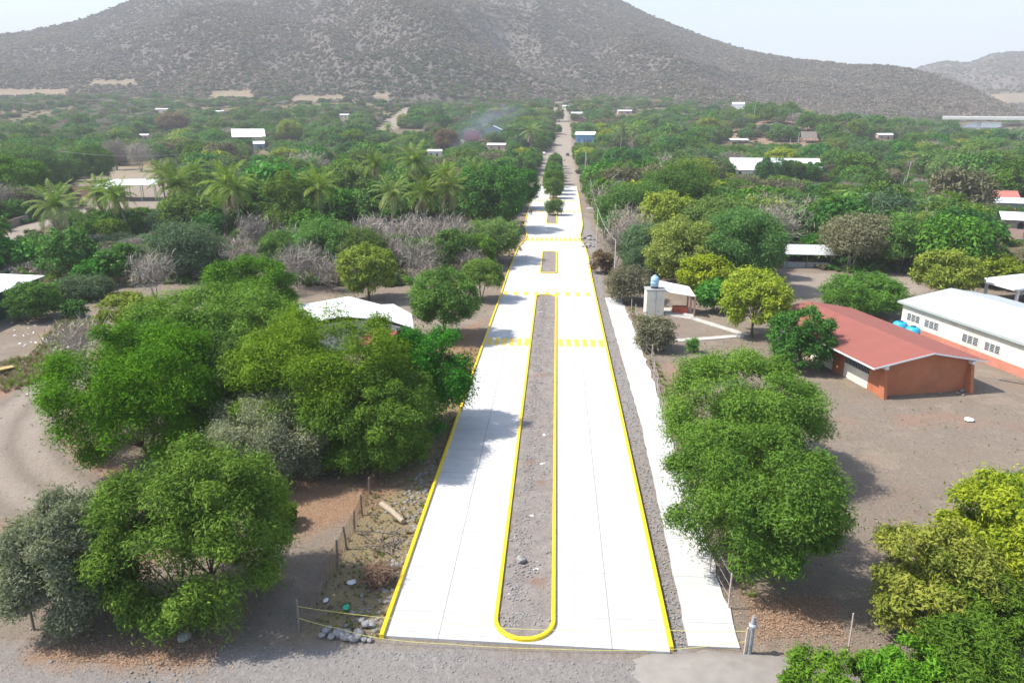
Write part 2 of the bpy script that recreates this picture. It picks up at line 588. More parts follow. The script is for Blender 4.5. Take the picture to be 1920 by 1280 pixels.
gcol = mix(tr, math_(tr, 'MULTIPLY', ramp(tr, n2, 0.45, 0.7), 0.5), gcol, (0.285, 0.262, 0.24))
col = mix(tr, edge('gravel'), col, gcol)
gc = mix(tr, n3, (0.130, 0.098, 0.048), (0.31, 0.25, 0.14))
col = mix(tr, math_(tr, 'MULTIPLY', edge('grass'), 0.95), col, gc)
col = mix(tr, edge('red'), col, mix(tr, n2, (0.20, 0.115, 0.08), (0.32, 0.21, 0.15)))
col = mix(tr, edge('pale'), col, mix(tr, n1, (0.215, 0.178, 0.142), (0.31, 0.262, 0.21)))
lc = mix(tr, n3, (0.15, 0.085, 0.048), (0.38, 0.24, 0.145))
col = mix(tr, math_(tr, 'MULTIPLY', edge('litter'), 0.9), col, lc)
# dark clods and pale crumbs
sp = N(tr, "ShaderNodeTexVoronoi"); sp.inputs["Scale"].default_value = 3.2; tr.links.new(co, sp.inputs["Vector"])
col = mix(tr, ramp(tr, sp.outputs["Distance"], 0.07, 0.13, (0.45, 0.45, 0.45, 1), (0, 0, 0, 1)), col, (0.38, 0.33, 0.28))
sp2 = N(tr, "ShaderNodeTexVoronoi"); sp2.inputs["Scale"].default_value = 2.1; tr.links.new(co, sp2.inputs["Vector"])
col = mix(tr, ramp(tr, sp2.outputs["Distance"], 0.08, 0.18, (0.5, 0.5, 0.5, 1), (0, 0, 0, 1)), col, (0.09, 0.07, 0.055))
tr.links.new(col, b.inputs["Base Color"])
bump(tr, b, math_(tr, 'ADD', n2, math_(tr, 'MULTIPLY', n3, 0.5)), 1.0, 0.15)
gme = mesh_np("ground", V, FQ, None, [gm], True)
for k, a_ in mk.items():
    t_ = gme.attributes.new(k, 'FLOAT', 'POINT')
    t_.data.foreach_set("value", a_.astype(np.float32).ravel())
tag(link("ground", gme), kind="structure")

# ------------------------------------------------------------------ hills
hm, tr, b = new_mat("hillside")
setv(b, 0.95, 0.05)
co = geoco(tr)
h1 = noise(tr, co, 0.006, 6, 0.6); h2 = noise(tr, co, 0.03, 8, 0.7); h3 = noise(tr, co, 0.16, 6, 0.75)
hc = mix(tr, ramp(tr, h2, 0.35, 0.65), (0.125, 0.106, 0.096), (0.170, 0.142, 0.120))
hc = mix(tr, math_(tr, 'MULTIPLY', ramp(tr, h1, 0.45, 0.65), 0.55), hc, (0.078, 0.080, 0.070))
hc = mix(tr, math_(tr, 'MULTIPLY', ramp(tr, h3, 0.45, 0.62), 0.7), hc, (0.062, 0.060, 0.058))
hc = mix(tr, math_(tr, 'MULTIPLY', ramp(tr, noise(tr, co, 0.045, 7, 0.7), 0.60, 0.74), 0.5), hc, (0.165, 0.13, 0.095))
fa_ = N(tr, "ShaderNodeAttribute", attribute_name="field").outputs["Fac"]
hc = mix(tr, math_(tr, 'MULTIPLY', fa_, 0.85), hc, mix(tr, h3, (0.20, 0.155, 0.105), (0.33, 0.26, 0.175)))
tr.links.new(hc, b.inputs["Base Color"])
bump(tr, b, math_(tr, 'ADD', math_(tr, 'MULTIPLY', h2, 2.0), h3), 0.6, 4.0)


def projn(x, y, z):
    a = x * cy + y * sy; b_ = -x * sy + y * cy; h = CAM_H - z
    d = np.maximum(b_ * ct + h * st, 1.0); v = h * ct - b_ * st
    return 960 + F_PX * a / d, 640 + F_PX * v / d


def hill_mask(x, y, z, polys):
    """where the dry fields and the green spur lie on the slopes, found from their outlines in the photograph"""
    px, py = projn(x, y, z)
    e = vnoise(x / 25, y / 25, 91, 3)
    m = np.zeros(np.shape(px))
    for p in polys:
        m = np.maximum(m, pmask(px + e * 10, py + e * 3, p, 4))
    return m


FIELDS_PX = [[(-60, 182), (128, 180), (126, 166), (-60, 165)], [(165, 160), (258, 161), (262, 149), (178, 148)], [(380, 188), (480, 189), (472, 168), (400, 171)], [(540, 195), (662, 192), (640, 177), (558, 180)], [(690, 182), (735, 186), (728, 174), (700, 173)],
             [(1850, 178), (1930, 172), (1930, 192), (1880, 196)]]
GREEN_PX = [[(480, 190), (600, 150), (660, 112), (740, 92), (830, 96), (900, 120), (960, 165), (960, 192), (800, 198)]]


def hill(name, sil, Rf, r0f, spur, seed, azs, steps=150, over=900, spurs=()):
    """a hill whose skyline passes through the points sil (photo pixels) at range Rf(azimuth)"""
    az_s = []; el_s = []
    for px, py in sil:
        r = ray(px, py)
        az_s.append(math.atan2(r[0], r[1])); el_s.append(r[2] / math.hypot(r[0], r[1]))
    az = np.linspace(azs[0], azs[1], 420)
    el = np.interp(az, az_s, el_s)
    k = np.ones(9) / 9
    el = np.convolve(np.pad(el, 4, mode='edge'), k, 'valid')
    Rr = Rf(az); r0 = r0f(az)
    t = np.linspace(-0.05, 1, steps)
    A = np.repeat(az[None, :], steps, 0)
    rad = r0[None] + (Rr - r0)[None] * t[:, None]
    zr = CAM_H + el * Rr
    x = rad * np.sin(A); y = rad * np.cos(A)
    xb = r0 * np.sin(az); yb = r0 * np.cos(az)
    zb = zt(xb, yb) - 6
    tt = np.clip(t, 0, 1)[:, None]
    z = zb[None] + (zr - zb)[None] * (0.25 * tt + 0.75 * tt ** 1.45)
    w_ = np.sin(np.pi * tt) ** 0.8
    ridge = 1 - np.abs(vnoise(A * spur + tt * 2.2, tt * 2.6 - A * 2.5, seed, 3))
    z = z + (ridge - 0.75) * w_ * (zr - zb)[None] * 0.30
    z = z + vnoise(x / 160, y / 160, seed + 5, 4) * 8 * w_ + vnoise(x / 30, y / 30, seed + 6, 3) * 1.2 * np.clip(tt * 3, 0, 1)
    z[t < 0] -= 12
    if spurs:
        for pxc, wpx_, tc, tw, amp in spurs:
            rr_ = ray(pxc, 150); ac = math.atan2(rr_[0], rr_[1])
            z = z + amp * np.exp(-((A + (tt - tc) * 0.10 - ac) / (wpx_ / F_PX)) ** 2 - ((tt - tc) / tw) ** 2)
    # beyond the skyline
    t2 = np.linspace(0, 1, 12)[1:]
    rad2 = Rr[None] + over * t2[:, None]
    A2 = np.repeat(az[None, :], len(t2), 0)
    x2 = rad2 * np.sin(A2); y2 = rad2 * np.cos(A2)
    z2 = zr[None] + el[None] * 0 - (zr - zb)[None] * 0.5 * t2[:, None] ** 1.3 - 4
    X = np.concatenate([x, x2]); Y = np.concatenate([y, y2]); Z = np.concatenate([z, z2])
    n0, n1_ = X.shape
    i_ = np.arange(n0 * n1_).reshape(n0, n1_)
    q = np.stack([i_[:-1, :-1], i_[:-1, 1:], i_[1:, 1:], i_[1:, :-1]], -1).reshape(-1, 4)
    me = mesh_np(name, np.stack([X, Y, Z], -1).reshape(-1, 3), q, None, [hm], True)
    fm = hill_mask(X, Y, Z, FIELDS_PX)
    me.attributes.new("field", 'FLOAT', 'POINT').data.foreach_set("value", fm.astype(np.float32).ravel())
    tag(link(name, me), kind="structure")
    return x, y, z, t


SIL1 = [(-900, 160), (-400, 110), (0, 66), (120, 46), (185, 26), (245, 2), (330, -40), (480, -95), (640, -125), (800, -125), (950, -100), (1080, -45), (1165, 2), (1225, 32), (1280, 54), (1340, 77), (1400, 95), (1500, 113), (1560, 118), (1600, 124), (1640, 122), (1690, 127), (1740, 137), (1800, 158), (1870, 190), (1960, 230), (2300, 300)]
SIL2 = [(1500, 200), (1600, 160), (1690, 137), (1730, 125), (1775, 113), (1815, 120), (1850, 103), (1890, 97), (1930, 97), (2000, 90), (2150, 70), (2400, 90), (2800, 120)]
d2r = math.radians
H1 = hill("hill", SIL1, lambda a: np.interp(np.degrees(a), [-60, -40, -20, 0, 12, 22, 40], [2300, 2200, 2300, 2300, 2000, 1650, 1300]),
          lambda a: np.interp(np.degrees(a), [-60, -35, -10, 5, 15, 28, 45], [1250, 1150, 1020, 960, 1000, 1080, 1150]), 6.5, 2, (d2r(-58), d2r(36)), spurs=((760, 150, 0.26, 0.22, 60), (380, 110, 0.4, 0.3, 35), (1250, 90, 0.35, 0.3, 30)))
H2 = hill("hill", SIL2, lambda a: 3300 + 0 * a, lambda a: 1500 + 0 * a, 14.0, 31, (d2r(16), d2r(58)), 110)

# ------------------------------------------------------------------ road, kerbs, medians, pavement, markings
cm, tr, b = new_mat("concrete")
setv(b, 0.85, 0.2)
co = geoco(tr)
sep = N(tr, "ShaderNodeSeparateXYZ"); tr.links.new(co, sep.inputs[0])
mp = N(tr, "ShaderNodeMapping"); mp.inputs["Scale"].default_value = (0.25, 1.6, 1.0); tr.links.new(co, mp.inputs[0])
c1 = noise(tr, mp.outputs[0], 1.2, 8, 0.7); c2 = noise(tr, co, 0.35, 5)
cc = mix(tr, ramp(tr, c1, 0.35, 0.68), (0.43, 0.422, 0.405), (0.52, 0.512, 0.495))
cc = mix(tr, math_(tr, 'MULTIPLY', ramp(tr, c2, 0.5, 0.75), 0.4), cc, (0.38, 0.368, 0.345))
# slab to slab difference, about 4 m long bays
bay = math_(tr, 'FLOOR', math_(tr, 'DIVIDE', sep.outputs[1], 4.0))
lane = math_(tr, 'FLOOR', math_(tr, 'DIVIDE', math_(tr, 'ADD', sep.outputs[0], 5.6), 2.9))
wn = N(tr, "ShaderNodeTexWhiteNoise"); wn.noise_dimensions = '2D'
cb = N(tr, "ShaderNodeCombineXYZ"); tr.links.new(bay, cb.inputs[0]); tr.links.new(lane, cb.inputs[1]); tr.links.new(cb.outputs[0], wn.inputs["Vector"])
cc = mix(tr, math_(tr, 'MULTIPLY', wn.outputs["Value"], 0.22), cc, (0.42, 0.42, 0.41))


def joint(coord, period, off, wid):
    f = math_(tr, 'FRACT', math_(tr, 'DIVIDE', math_(tr, 'ADD', coord, off), period))
    d = math_(tr, 'ABSOLUTE', math_(tr, 'SUBTRACT', f, 0.5))
    return math_(tr, 'GREATER_THAN', d, 0.5 - wid / period / 2)


j = joint(sep.outputs[1], 4.0, 0.0, 0.045)
j2 = math_(tr, 'MAXIMUM', math_(tr, 'LESS_THAN', math_(tr, 'ABSOLUTE', math_(tr, 'ADD', sep.outputs[0], 5.6)), 0.03),
           math_(tr, 'LESS_THAN', math_(tr, 'ABSOLUTE', math_(tr, 'SUBTRACT', sep.outputs[0], 3.2)), 0.03))
cc = mix(tr, math_(tr, 'MULTIPLY', j, 0.8), cc, (0.22, 0.21, 0.20))
cc = mix(tr, math_(tr, 'MULTIPLY', j2, 0.75), cc, (0.2, 0.19, 0.18))
# tyre dust and spilt cement
cc = mix(tr, math_(tr, 'MULTIPLY', ramp(tr, noise(tr, co, 0.9, 9, 0.75), 0.54, 0.70), 0.45), cc, (0.30, 0.265, 0.225))
tr.links.new(cc, b.inputs["Base Color"])
bump(tr, b, noise(tr, mp.outputs[0], 14, 3), 0.12, 0.01)

ym, tr, b = new_mat("yellow_paint")
setv(b, 0.55, 0.35)
co = geoco(tr)
yc = mix(tr, ramp(tr, noise(tr, co, 3.0, 7, 0.7), 0.35, 0.75), (0.72, 0.47, 0.010), (0.84, 0.62, 0.018))
yc = mix(tr, math_(tr, 'MULTIPLY', ramp(tr, noise(tr, co, 1.3, 9, 0.75), 0.60, 0.72), 0.45), yc, (0.45, 0.36, 0.16))
tr.links.new(yc, b.inputs["Base Color"])
ym2, tr, b = new_mat("worn_yellow_marking")
setv(b, 0.7, 0.2)
co = geoco(tr)
f_ = ramp(tr, noise(tr, co, 2.4, 9, 0.75), 0.38, 0.70)
tr.links.new(mix(tr, f_, (0.62, 0.41, 0.018), (0.56, 0.45, 0.14)), b.inputs["Base Color"])
mm, tr, b = new_mat("median_earth")
setv(b, 0.95, 0.1)
co = geoco(tr)
m1 = noise(tr, co, 1.1, 8, 0.7); m2 = noise(tr, co, 8, 6, 0.7)
mc = mix(tr, ramp(tr, m1, 0.35, 0.66), (0.175, 0.15, 0.135), (0.255, 0.225, 0.20))
mc = mix(tr, math_(tr, 'MULTIPLY', ramp(tr, m2, 0.52, 0.68), 0.6), mc, (0.34, 0.315, 0.29))
mc = mix(tr, math_(tr, 'MULTIPLY', ramp(tr, noise(tr, co, 0.45, 5), 0.58, 0.68), 0.6), mc, (0.21, 0.12, 0.075))
tr.links.new(mc, b.inputs["Base Color"])
bump(tr, b, math_(tr, 'ADD', m1, m2), 0.8, 0.08)

KL = [(-8.5, 29.85), (-8.45, 60), (-8.4, 80), (-8.25, 106), (-8.3, 125), (-8.0, 146)] + [tuple(G(*p))[:2] for p in ((974, 462), (985, 451), (988.5, 444), (986.5, 437), (983.7, 425), (987.5, 406), (993, 387), (996, 372))] + [(-8.6, 286), (-8.6, 303)]
KR = [(6.05, 29.85), (6.12, 60), (6.15, 81), (6.25, 121)] + [tuple(G(*p))[:2] for p in ((1102, 483), (1096, 464), (1088.5, 453), (1087.5, 443), (1092, 424), (1089, 400), (1086.5, 382), (1085, 370))] + [(8.2, 286), (8.4, 303)]


def dense(pts, step=2.0):
    out = []
    for a, b_ in zip(pts[:-1], pts[1:]):
        n = max(1, int(math.hypot(b_[0] - a[0], b_[1] - a[1]) / step))
        out += [(a[0] + (b_[0] - a[0]) * i / n, a[1] + (b_[1] - a[1]) * i / n) for i in range(n)]
    return out + [pts[-1]]


RZ = 0.06     # road surface above the ground
yr = np.concatenate([np.arange(30.0, 303.1, 1.0)])
xl = np.interp(yr, [p[1] for p in KL], [p[0] for p in KL]); xr = np.interp(yr, [p[1] for p in KR], [p[0] for p in KR])
mb = MB()
vs = []; fs = []
NX = 6
slant = 0.30      # the near end of the slab is not square to the road
for i, y in enumerate(yr):
    for k in range(NX):
        f = k / (NX - 1)
        yy = y - slant * f * max(0, 1 - (y - 30) / 3) if i else y - 0.02 - slant * f
        vs.append((xl[i] * (1 - f) + xr[i] * f, yy, ztf(0, y) + RZ))
for i in range(len(yr) - 1):
    for k in range(NX - 1):
        a = i * NX + k
        fs.append((a, a + 1, a + NX + 1, a + NX))
mb.add(vs, fs)
o = len(mb.v)
mb.add([(vs[k][0], vs[k][1], vs[k][2]) for k in range(NX)] + [(vs[k][0], vs[k][1], -0.25) for k in range(NX)], [(k, k + NX, k + NX + 1, k + 1) for k in range(NX - 1)])
for side in (0, NX - 1):
    pr = [vs[i * NX + side] for i in range(len(yr))]
    n = len(pr)
    q = [(i, i + 1, n + i + 1, n + i) for i in range(n - 1)]
    mb.add(pr + [(p[0], p[1], p[2] - 0.3) for p in pr], q if side else [t[::-1] for t in q])
tag(mb.build("road", cm), kind="structure")


def kerb(name, pts, closed=False, wid=0.22, top=0.24, mats=None):
    """a kerb of rounded rectangular section along a path"""
    pts = [Vector((p[0], p[1], 0)) for p in pts]
    prof = [(-wid / 2, -0.25), (-wid / 2, top - 0.03), (-wid / 2 + 0.03, top), (wid / 2 - 0.03, top), (wid / 2, top - 0.03), (wid / 2, -0.25)]
    m_ = MB(); n = len(pts); k = len(prof); vs = []
    for i, p in enumerate(pts):
        a_ = pts[(i - 1) % n] if (closed or i) else p
        b_ = pts[(i + 1) % n] if (closed or i < n - 1) else p
        t = (b_ - a_).normalized(); nn = Vector((t.y, -t.x, 0))
        z0 = ztf(0, p.y)
        for (u, z) in prof:
            vs.append((p.x + nn.x * u, p.y + nn.y * u, z0 + z))
    fs = []
    for i in range(n if closed else n - 1):
        for q in range(k - 1):
            a_ = i * k + q; b_ = ((i + 1) % n) * k + q
            fs.append((a_, a_ + 1, b_ + 1, b_))
    if not closed:
        fs.append(tuple(range(k - 1, -1, -1))); fs.append(tuple((n - 1) * k + q for q in range(k)))
    m_.add(vs, fs)
    return tag(m_.build(name, mats or ym), kind="structure")


kerb("kerb", dense(KL))
kerb("kerb", [(x + 0.09, y) for x, y in dense(KR)], top=0.245)


def loop(x0, x1, y0, y1, rad, seg=10, rad2=None):
    rad2 = rad if rad2 is None else rad2
    out = []
    for cx, cy_, a0, r in ((x0 + rad, y0 + rad, 180, rad), (x1 - rad, y0 + rad, 270, rad), (x1 - rad2, y1 - rad2, 0, rad2), (x0 + rad2, y1 - rad2, 90, rad2)):
        for i in range(seg + 1):
            a = math.radians(a0 + 90 * i / seg)
            out.append((cx + r * math.cos(a), cy_ + r * math.sin(a)))
    return out


def clean(pts):
    out = []
    for p in pts:
        if not out or math.hypot(p[0] - out[-1][0], p[1] - out[-1][1]) > 0.02:
            out.append(p)
    return out[:-1] if math.hypot(out[0][0] - out[-1][0], out[0][1] - out[-1][1]) < 0.02 else out


def median(x0, x1, y0, y1, rad, rad2=None):
    lp = clean(loop(x0, x1, y0, y1, rad, 10, rad2))
    closed = lp + [lp[0]]
    kp = dense(closed)[:-1]
    kerb("kerb", clean(kp), True)
    m_ = MB()
    n = int((y1 - y0) / 0.4)
    rows = np.linspace(y0 + 0.05, y1 - 0.05, n)
    vs = []; fs = []
    for i, y in enumerate(rows):
        dy = min(y - y0, rad) ; a_ = rad - math.sqrt(max(0, rad * rad - (rad - dy) ** 2)) if y - y0 < rad else 0
        for k in range(7):
            f = k / 6
            x = (x0 + a_) * (1 - f) + (x1 - a_) * f
            vs.append((x, y, ztf(0, y) + 0.09 + 0.05 * float(vnoise(np.array(x * 1.3), np.array(y * 1.3), 5, 2)) * (0 if k in (0, 6) else 1)))
    for i in range(n - 1):
        for k in range(6):
            fs.append((i * 7 + k, i * 7 + k + 1, (i + 1) * 7 + k + 1, (i + 1) * 7 + k))
    m_.add(vs, fs)
    tag(m_.build("median", mm, smooth=True), kind="structure")


median(-2.77, 0.26, 30.05, 107.0, 1.5, 1.2)
median(-2.55, 0.30, 124.3, 146.5, 0.35)
median(-2.45, 0.25, 191.5, 216.5, 0.3)
median(-2.45, 0.25, 254.5, 303.0, 0.3)

# pavement on the right
swl = [(7.06, 30.25), (7.45, 45), (7.80, 58), (7.75, 80), (7.68, 107)]
swr = [(9.72, 30.15), (9.85, 45), (10.15, 62), (10.45, 83), (10.1, 106.4)]
L_ = dense(swl, 1.0); R2_ = dense(swr, 1.0)
jag = random.Random(4)
poly = []
m_ = MB()
for yv in np.arange(30.2, 107, 1.0):
    a_ = float(np.interp(yv, [p[1] for p in swl], [p[0] for p in swl])) + jag.uniform(-.05, .05)
    b_ = float(np.interp(yv, [p[1] for p in swr], [p[0] for p in swr])) + jag.uniform(-.16, .12)
    poly.append((a_, b_, yv))
vs = []; fs = []
for a_, b_, yv in poly:
    vs += [(a_, yv, -0.1), (a_, yv, 0.05), (b_, yv, 0.05), (b_, yv, -0.1)]
for i in range(len(poly) - 1):
    for k in range(3):
        fs.append((i * 4 + k, (i + 1) * 4 + k, (i + 1) * 4 + k + 1, i * 4 + k + 1))
fs.append((0, 1, 2, 3))
m_.add(vs, [f[::-1] for f in fs])
tag(m_.build("pavement", cm), kind="structure")

# pale concrete walks in the school grounds
pathm = plain("walk_concrete", (0.46, 0.43, 0.39), 0.9, 0.25, 1.5, 0.15, 0, 0.3)
for pts in ([(1240, 641), (1330, 634), (1392, 630)], [(1250, 590), (1300, 597), (1345, 611), (1400, 628)], [(722, 562 + 40), (760, 603)]):
    g = [G(*p) for p in pts]
    m_ = MB()
    for a_, b_ in zip(g[:-1], g[1:]):
        t = (b_ - a_).normalized(); nn = Vector((t.y, -t.x, 0)) * 0.55
        m_.slab([(p[0], p[1], 0.03) for p in (a_ + nn, b_ + nn, b_ - nn, a_ - nn)], 0.15)
    tag(m_.build("path", pathm), kind="structure")


def marks(y0, y1, xs, wid, mat_, lift=0.004):
    m_ = MB()
    for x in xs:
        yv = np.linspace(y0, y1, 5)
        for a_, b_ in zip(yv[:-1], yv[1:]):
            m_.add([(x - wid / 2, a_, ztf(0, a_) + RZ + lift), (x + wid / 2, a_, ztf(0, a_) + RZ + lift), (x + wid / 2, b_, ztf(0, b_) + RZ + lift), (x - wid / 2, b_, ztf(0, b_) + RZ + lift)], [(0, 1, 2, 3)])
    tag(m_.build("road_marking", mat_), kind="structure")


marks(80.5, 83.6, list(np.linspace(-7.75, -3.25, 6)), 0.56, ym2)
marks(80.5, 83.6, list(np.linspace(0.85, 4.7, 5)) + [5.7], 0.56, ym2)
marks(106.8, 109.3, list(np.linspace(-7.6, 5.2, 9)), 0.62, ym2)
marks(160.9, 166.0, list(np.linspace(-6.4, 5.6, 12)), 0.68, ym2)
marks(217.5, 221.5, list(np.linspace(-7.6, -3.2, 6)) + list(np.linspace(0.9, 6.8, 6)), 0.5, ym2)
marks(248.5, 252.5, list(np.linspace(-8, -3.2, 6)) + list(np.linspace(0.9, 6.8, 6)), 0.5, ym2)

# ------------------------------------------------------------------ vegetation: crowns, trunks, palms
def crown_arrays(seed, R, zb, zt_, nl, per, ls, asp, flat=0.8, droop=0.35, inner=0.25, rad=(0.26, 0.40), spread=1.0, lobes_out=None, full=0.0):
    r = np.random.default_rng(seed)
    c = np.array([0, 0, (zb + zt_) / 2]); hz = (zt_ - zb) / 2
    d = r.normal(size=(nl * 5, 3)); d = nrm(d)
    d = d[d[:, 2] > -0.85][:nl]
    nl = len(d)
    lr = r.uniform(*rad, nl)
    fr = np.where(r.random(nl) < inner, r.uniform(0.2, 0.6, nl), r.uniform(0.88, 1.06, nl))
    # an uneven outline: a few broad bulges and hollows
    bd = nrm(r.normal(size=(7, 3))); ba = r.uniform(-0.13, 0.12, 7)
    fr = fr * (1 + (np.maximum(0, d @ bd.T) ** 3 * ba[None]).sum(1)) - lr * 0.9
    e = np.sign(d) * np.abs(d) ** 0.85
    hl = np.linalg.norm(e[:, :2], axis=1, keepdims=True)
    low = np.clip(-e[:, 2:3] * 1.2, 0, 1) * full
    e[:, :2] *= 1 + (np.minimum(1, hl * 0.4 + 0.55) / np.maximum(hl, 0.2) - 1) * low
    lc = c + e * np.stack([R * fr, R * fr, hz * fr], 1) * spread
    lrad = lr * (R * 0.65 + hz * 0.35)
    tone = r.random(nl)
    n = nl * per
    li = np.repeat(np.arange(nl), per)
    dd = nrm(nrm(r.normal(size=(n, 3))) + 0.55 * d[li] + np.array([0, 0, 0.40]))
    rr = lrad[li] * (0.36 + 0.78 * r.random(n) ** 0.7)
    p = lc[li] + dd * rr[:, None] * np.array([1, 1, flat])
    p += r.normal(size=(n, 3)) * ls * 0.3
    p += d[li] * (lrad[li] * r.normal(size=n) * 0.22)[:, None]
    stray = r.random(n) < 0.10
    p += dd * (stray * lrad[li] * r.uniform(0, 0.55, n))[:, None]
    up = np.array([0, 0, 1.0])
    nn = nrm(dd * 0.6 + up * 0.45 + r.normal(size=(n, 3)) * 0.45)
    a = nrm(np.cross(nn, r.normal(size=(n, 3))))
    out_ = nrm(p - c)
    a = nrm(a * 0.8 + out_ * 0.4 - up * droop)
    b_ = nrm(np.cross(nn, a))
    L = ls * r.uniform(0.6, 1.35, n); W = L * asp * r.uniform(0.7, 1.3, n)
    nn = np.cross(a, b_)
    v = np.stack([p - a * (L / 2)[:, None], p + b_ * (W / 2)[:, None] + nn * (L * 0.10)[:, None], p + a * (L / 2)[:, None], p - b_ * (W / 2)[:, None] + nn * (L * 0.10)[:, None]], 1).reshape(-1, 3)
    f = np.arange(n * 4).reshape(n, 4)
    lv = np.clip(0.42 * tone[li] + 0.33 * r.random(n) + 0.35 * np.clip(rr / lrad[li] - 0.55, 0, 1) / 0.6, 0, 1)  # outer leaves lighter: young tips, and their highlight put into the colour
    if lobes_out is not None:
        lobes_out += [tuple(x) for x in lc]
    return v, f, lv


def branch_mesh(name, seed, lobes, zb, r0, mat_, lean=0.0, stems=1, n=6, twigs=True):
    r = random.Random(seed)
    m_ = MB()
    order = sorted(lobes, key=lambda q: math.atan2(q[1], q[0]))
    per = max(1, len(order) // stems)
    for s in range(stems):
        grp = order[s * per:(s + 1) * per] if s < stems - 1 else order[s * per:]
        if not grp:
            continue
        mx = sum(q[0] for q in grp) / len(grp); my = sum(q[1] for q in grp) / len(grp)
        base = Vector((r.uniform(-.2, .2) * (stems > 1) * 1.5, r.uniform(-.2, .2) * (stems > 1) * 1.5, -0.3))
        k = 0.45 if stems > 1 else 0.15
        fork = Vector((base.x + mx * k, base.y + my * k, zb * r.uniform(0.75, 1.0) + 0.2))
        mid = base.lerp(fork, 0.5) + Vector((r.uniform(-.15, .15), r.uniform(-.15, .15), 0))
        rr = r0 / math.sqrt(stems)
        m_.tube([base, base.lerp(mid, 0.35), mid, fork], [rr * 1.35, rr * 1.05, rr * 0.92, rr * 0.8], n + 2)
        for qi, q in enumerate(grp):
            if qi % max(1, len(grp) // (16 // stems)):
                continue
            q = Vector(q)
            e = fork.lerp(q, 0.45) + Vector((r.uniform(-.3, .3), r.uniform(-.3, .3), r.uniform(-.2, .4)))
            m_.tube([fork - Vector((0, 0, rr * .5)), e, q], [rr * 0.36, rr * 0.2, rr * 0.05], n - 1, cap=False)
            if twigs:
                for _ in range(3):
                    t = q + Vector((r.uniform(-1, 1), r.uniform(-1, 1), r.uniform(-.3, .9))) * 0.9
                    m_.tube([e.lerp(q, r.uniform(.3, .9)), t], [rr * 0.10, rr * 0.03], 3, cap=False)
    me = bpy.data.meshes.new(name)
    me.from_pydata([tuple(map(float, p)) for p in m_.v], [], m_.f)
    me.materials.append(mat_)
    me.polygons.foreach_set("use_smooth", [True] * len(m_.f))
    me.update()
    return me


# kind: leaf material, leaf length, aspect, droop, flatness, lobe radius, bark, stems, share of the height without leaves
KIND = {
    'neem':   ('neem', 0.29, 0.25, 0.18, 0.80, (0.14, 0.27), 'bark', 2, 0.16),
    'mango':  ('mango', 0.28, 0.38, 0.25, 0.85, (0.15, 0.27), 'bark', 1, 0.14),
    'mesq':   ('mesq', 0.34, 0.18, 0.10, 0.65, (0.18, 0.34), 'bark', 3, 0.16),
    'rust':   ('rust', 0.34, 0.25, 0.1, 0.75, (0.18, 0.34), 'palebark', 3, 0.10),
    'blue':   ('blue', 0.34, 0.18, 0.05, 0.7, (0.26, 0.42), 'bark', 3, 0.05),
    'grey':   ('grey', 0.24, 0.30, -0.15, 0.9, (0.20, 0.34), 'bark', 4, 0.0),
    'yellow': ('yellow', 0.30, 0.32, 0.30, 0.75, (0.14, 0.26), 'bark', 2, 0.16),
    'olive':  ('olive', 0.29, 0.30, 0.2, 0.75, (0.14, 0.26), 'bark', 2, 0.12),
    'dry':    ('dry', 0.30, 0.25, 0.1, 0.75, (0.26, 0.42), 'palebark', 3, 0.10),
    'bright': ('bright', 0.40, 0.45, 0.25, 0.8, (0.22, 0.34), 'bark', 1, 0.15),
    'bare':   ('twig', 0.85, 0.045, -0.5, 0.9, (0.28, 0.44), 'palebark', 3, 0.12),
}


def tree_meshes(tag_, kind, seed, R, H, detail=1.0, cov=1.0, skirt=None):
    lm, ls, asp, droop, flat_, rad, bark, stems, bare_ = KIND[kind]
    zb = H * (bare_ if skirt is None else skirt)
    ls_ = ls * detail
    hz = (H - zb) / 2
    area = 4 * math.pi * ((R * R * 2 + 0) * 0.5 + R * hz) / 2
    nl = int(np.clip(34 + R * 20, 34, 170))
    if kind == 'bare':
        total = int(area * 16 * cov / detail)
    else:
        total = int(area * 2.7 * cov / (ls_ * ls_ * asp * 0.5))
    total = min(total, 110000)
    per = max(8, total // nl)
    lo = []
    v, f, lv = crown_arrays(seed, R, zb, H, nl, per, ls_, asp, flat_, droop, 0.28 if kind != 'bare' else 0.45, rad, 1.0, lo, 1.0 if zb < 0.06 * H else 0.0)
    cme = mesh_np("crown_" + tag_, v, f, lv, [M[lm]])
    tme = branch_mesh("trunk_" + tag_, seed, lo, max(0.6, zb + (H - zb) * 0.12), 0.05 * H ** 0.9 * 0.55, M[bark], stems=stems)
    return cme, tme


def ell_top(g, R, zb, H):
    """highest picture row of an ellipsoidal crown"""
    a = np.linspace(0, 2 * math.pi, 48)
    th = math.atan2(g.x, g.y)
    c = (zb + H) / 2; hz = (H - zb) / 2
    s = np.cos(a) * R * 0.9
    return min(proj(g.x + math.sin(th) * s[i], g.y + math.cos(th) * s[i], g.z + c + math.sin(a[i]) * hz * 0.95)[1] for i in range(48))


def solve_tree(bx, by, ty, wpx, skirt):
    """place of the foot, radius and height of a crown centred on column bx whose foot shows at row by and top at row ty"""
    g = G(bx, by)
    H = 6.0
    for it in range(4):
        zc = g.z + H * (0.5 + skirt / 2)
        cx, _, dep = proj(g.x, g.y, zc)
        g.x += (bx - cx) * dep / F_PX
        g.z = ztf(g.x, g.y)
        R = wpx / 2 * dep / F_PX
        lo, hi = 0.6, 40.0
        for _ in range(30):
            m = (lo + hi) / 2
            if ell_top(g, R, m * skirt, m) > ty:
                lo = m
            else:
                hi = m
        H = max(1.0, (lo + hi) / 2)
    return g, R, H


TREES = []       # (x, y, R, H) of everything planted


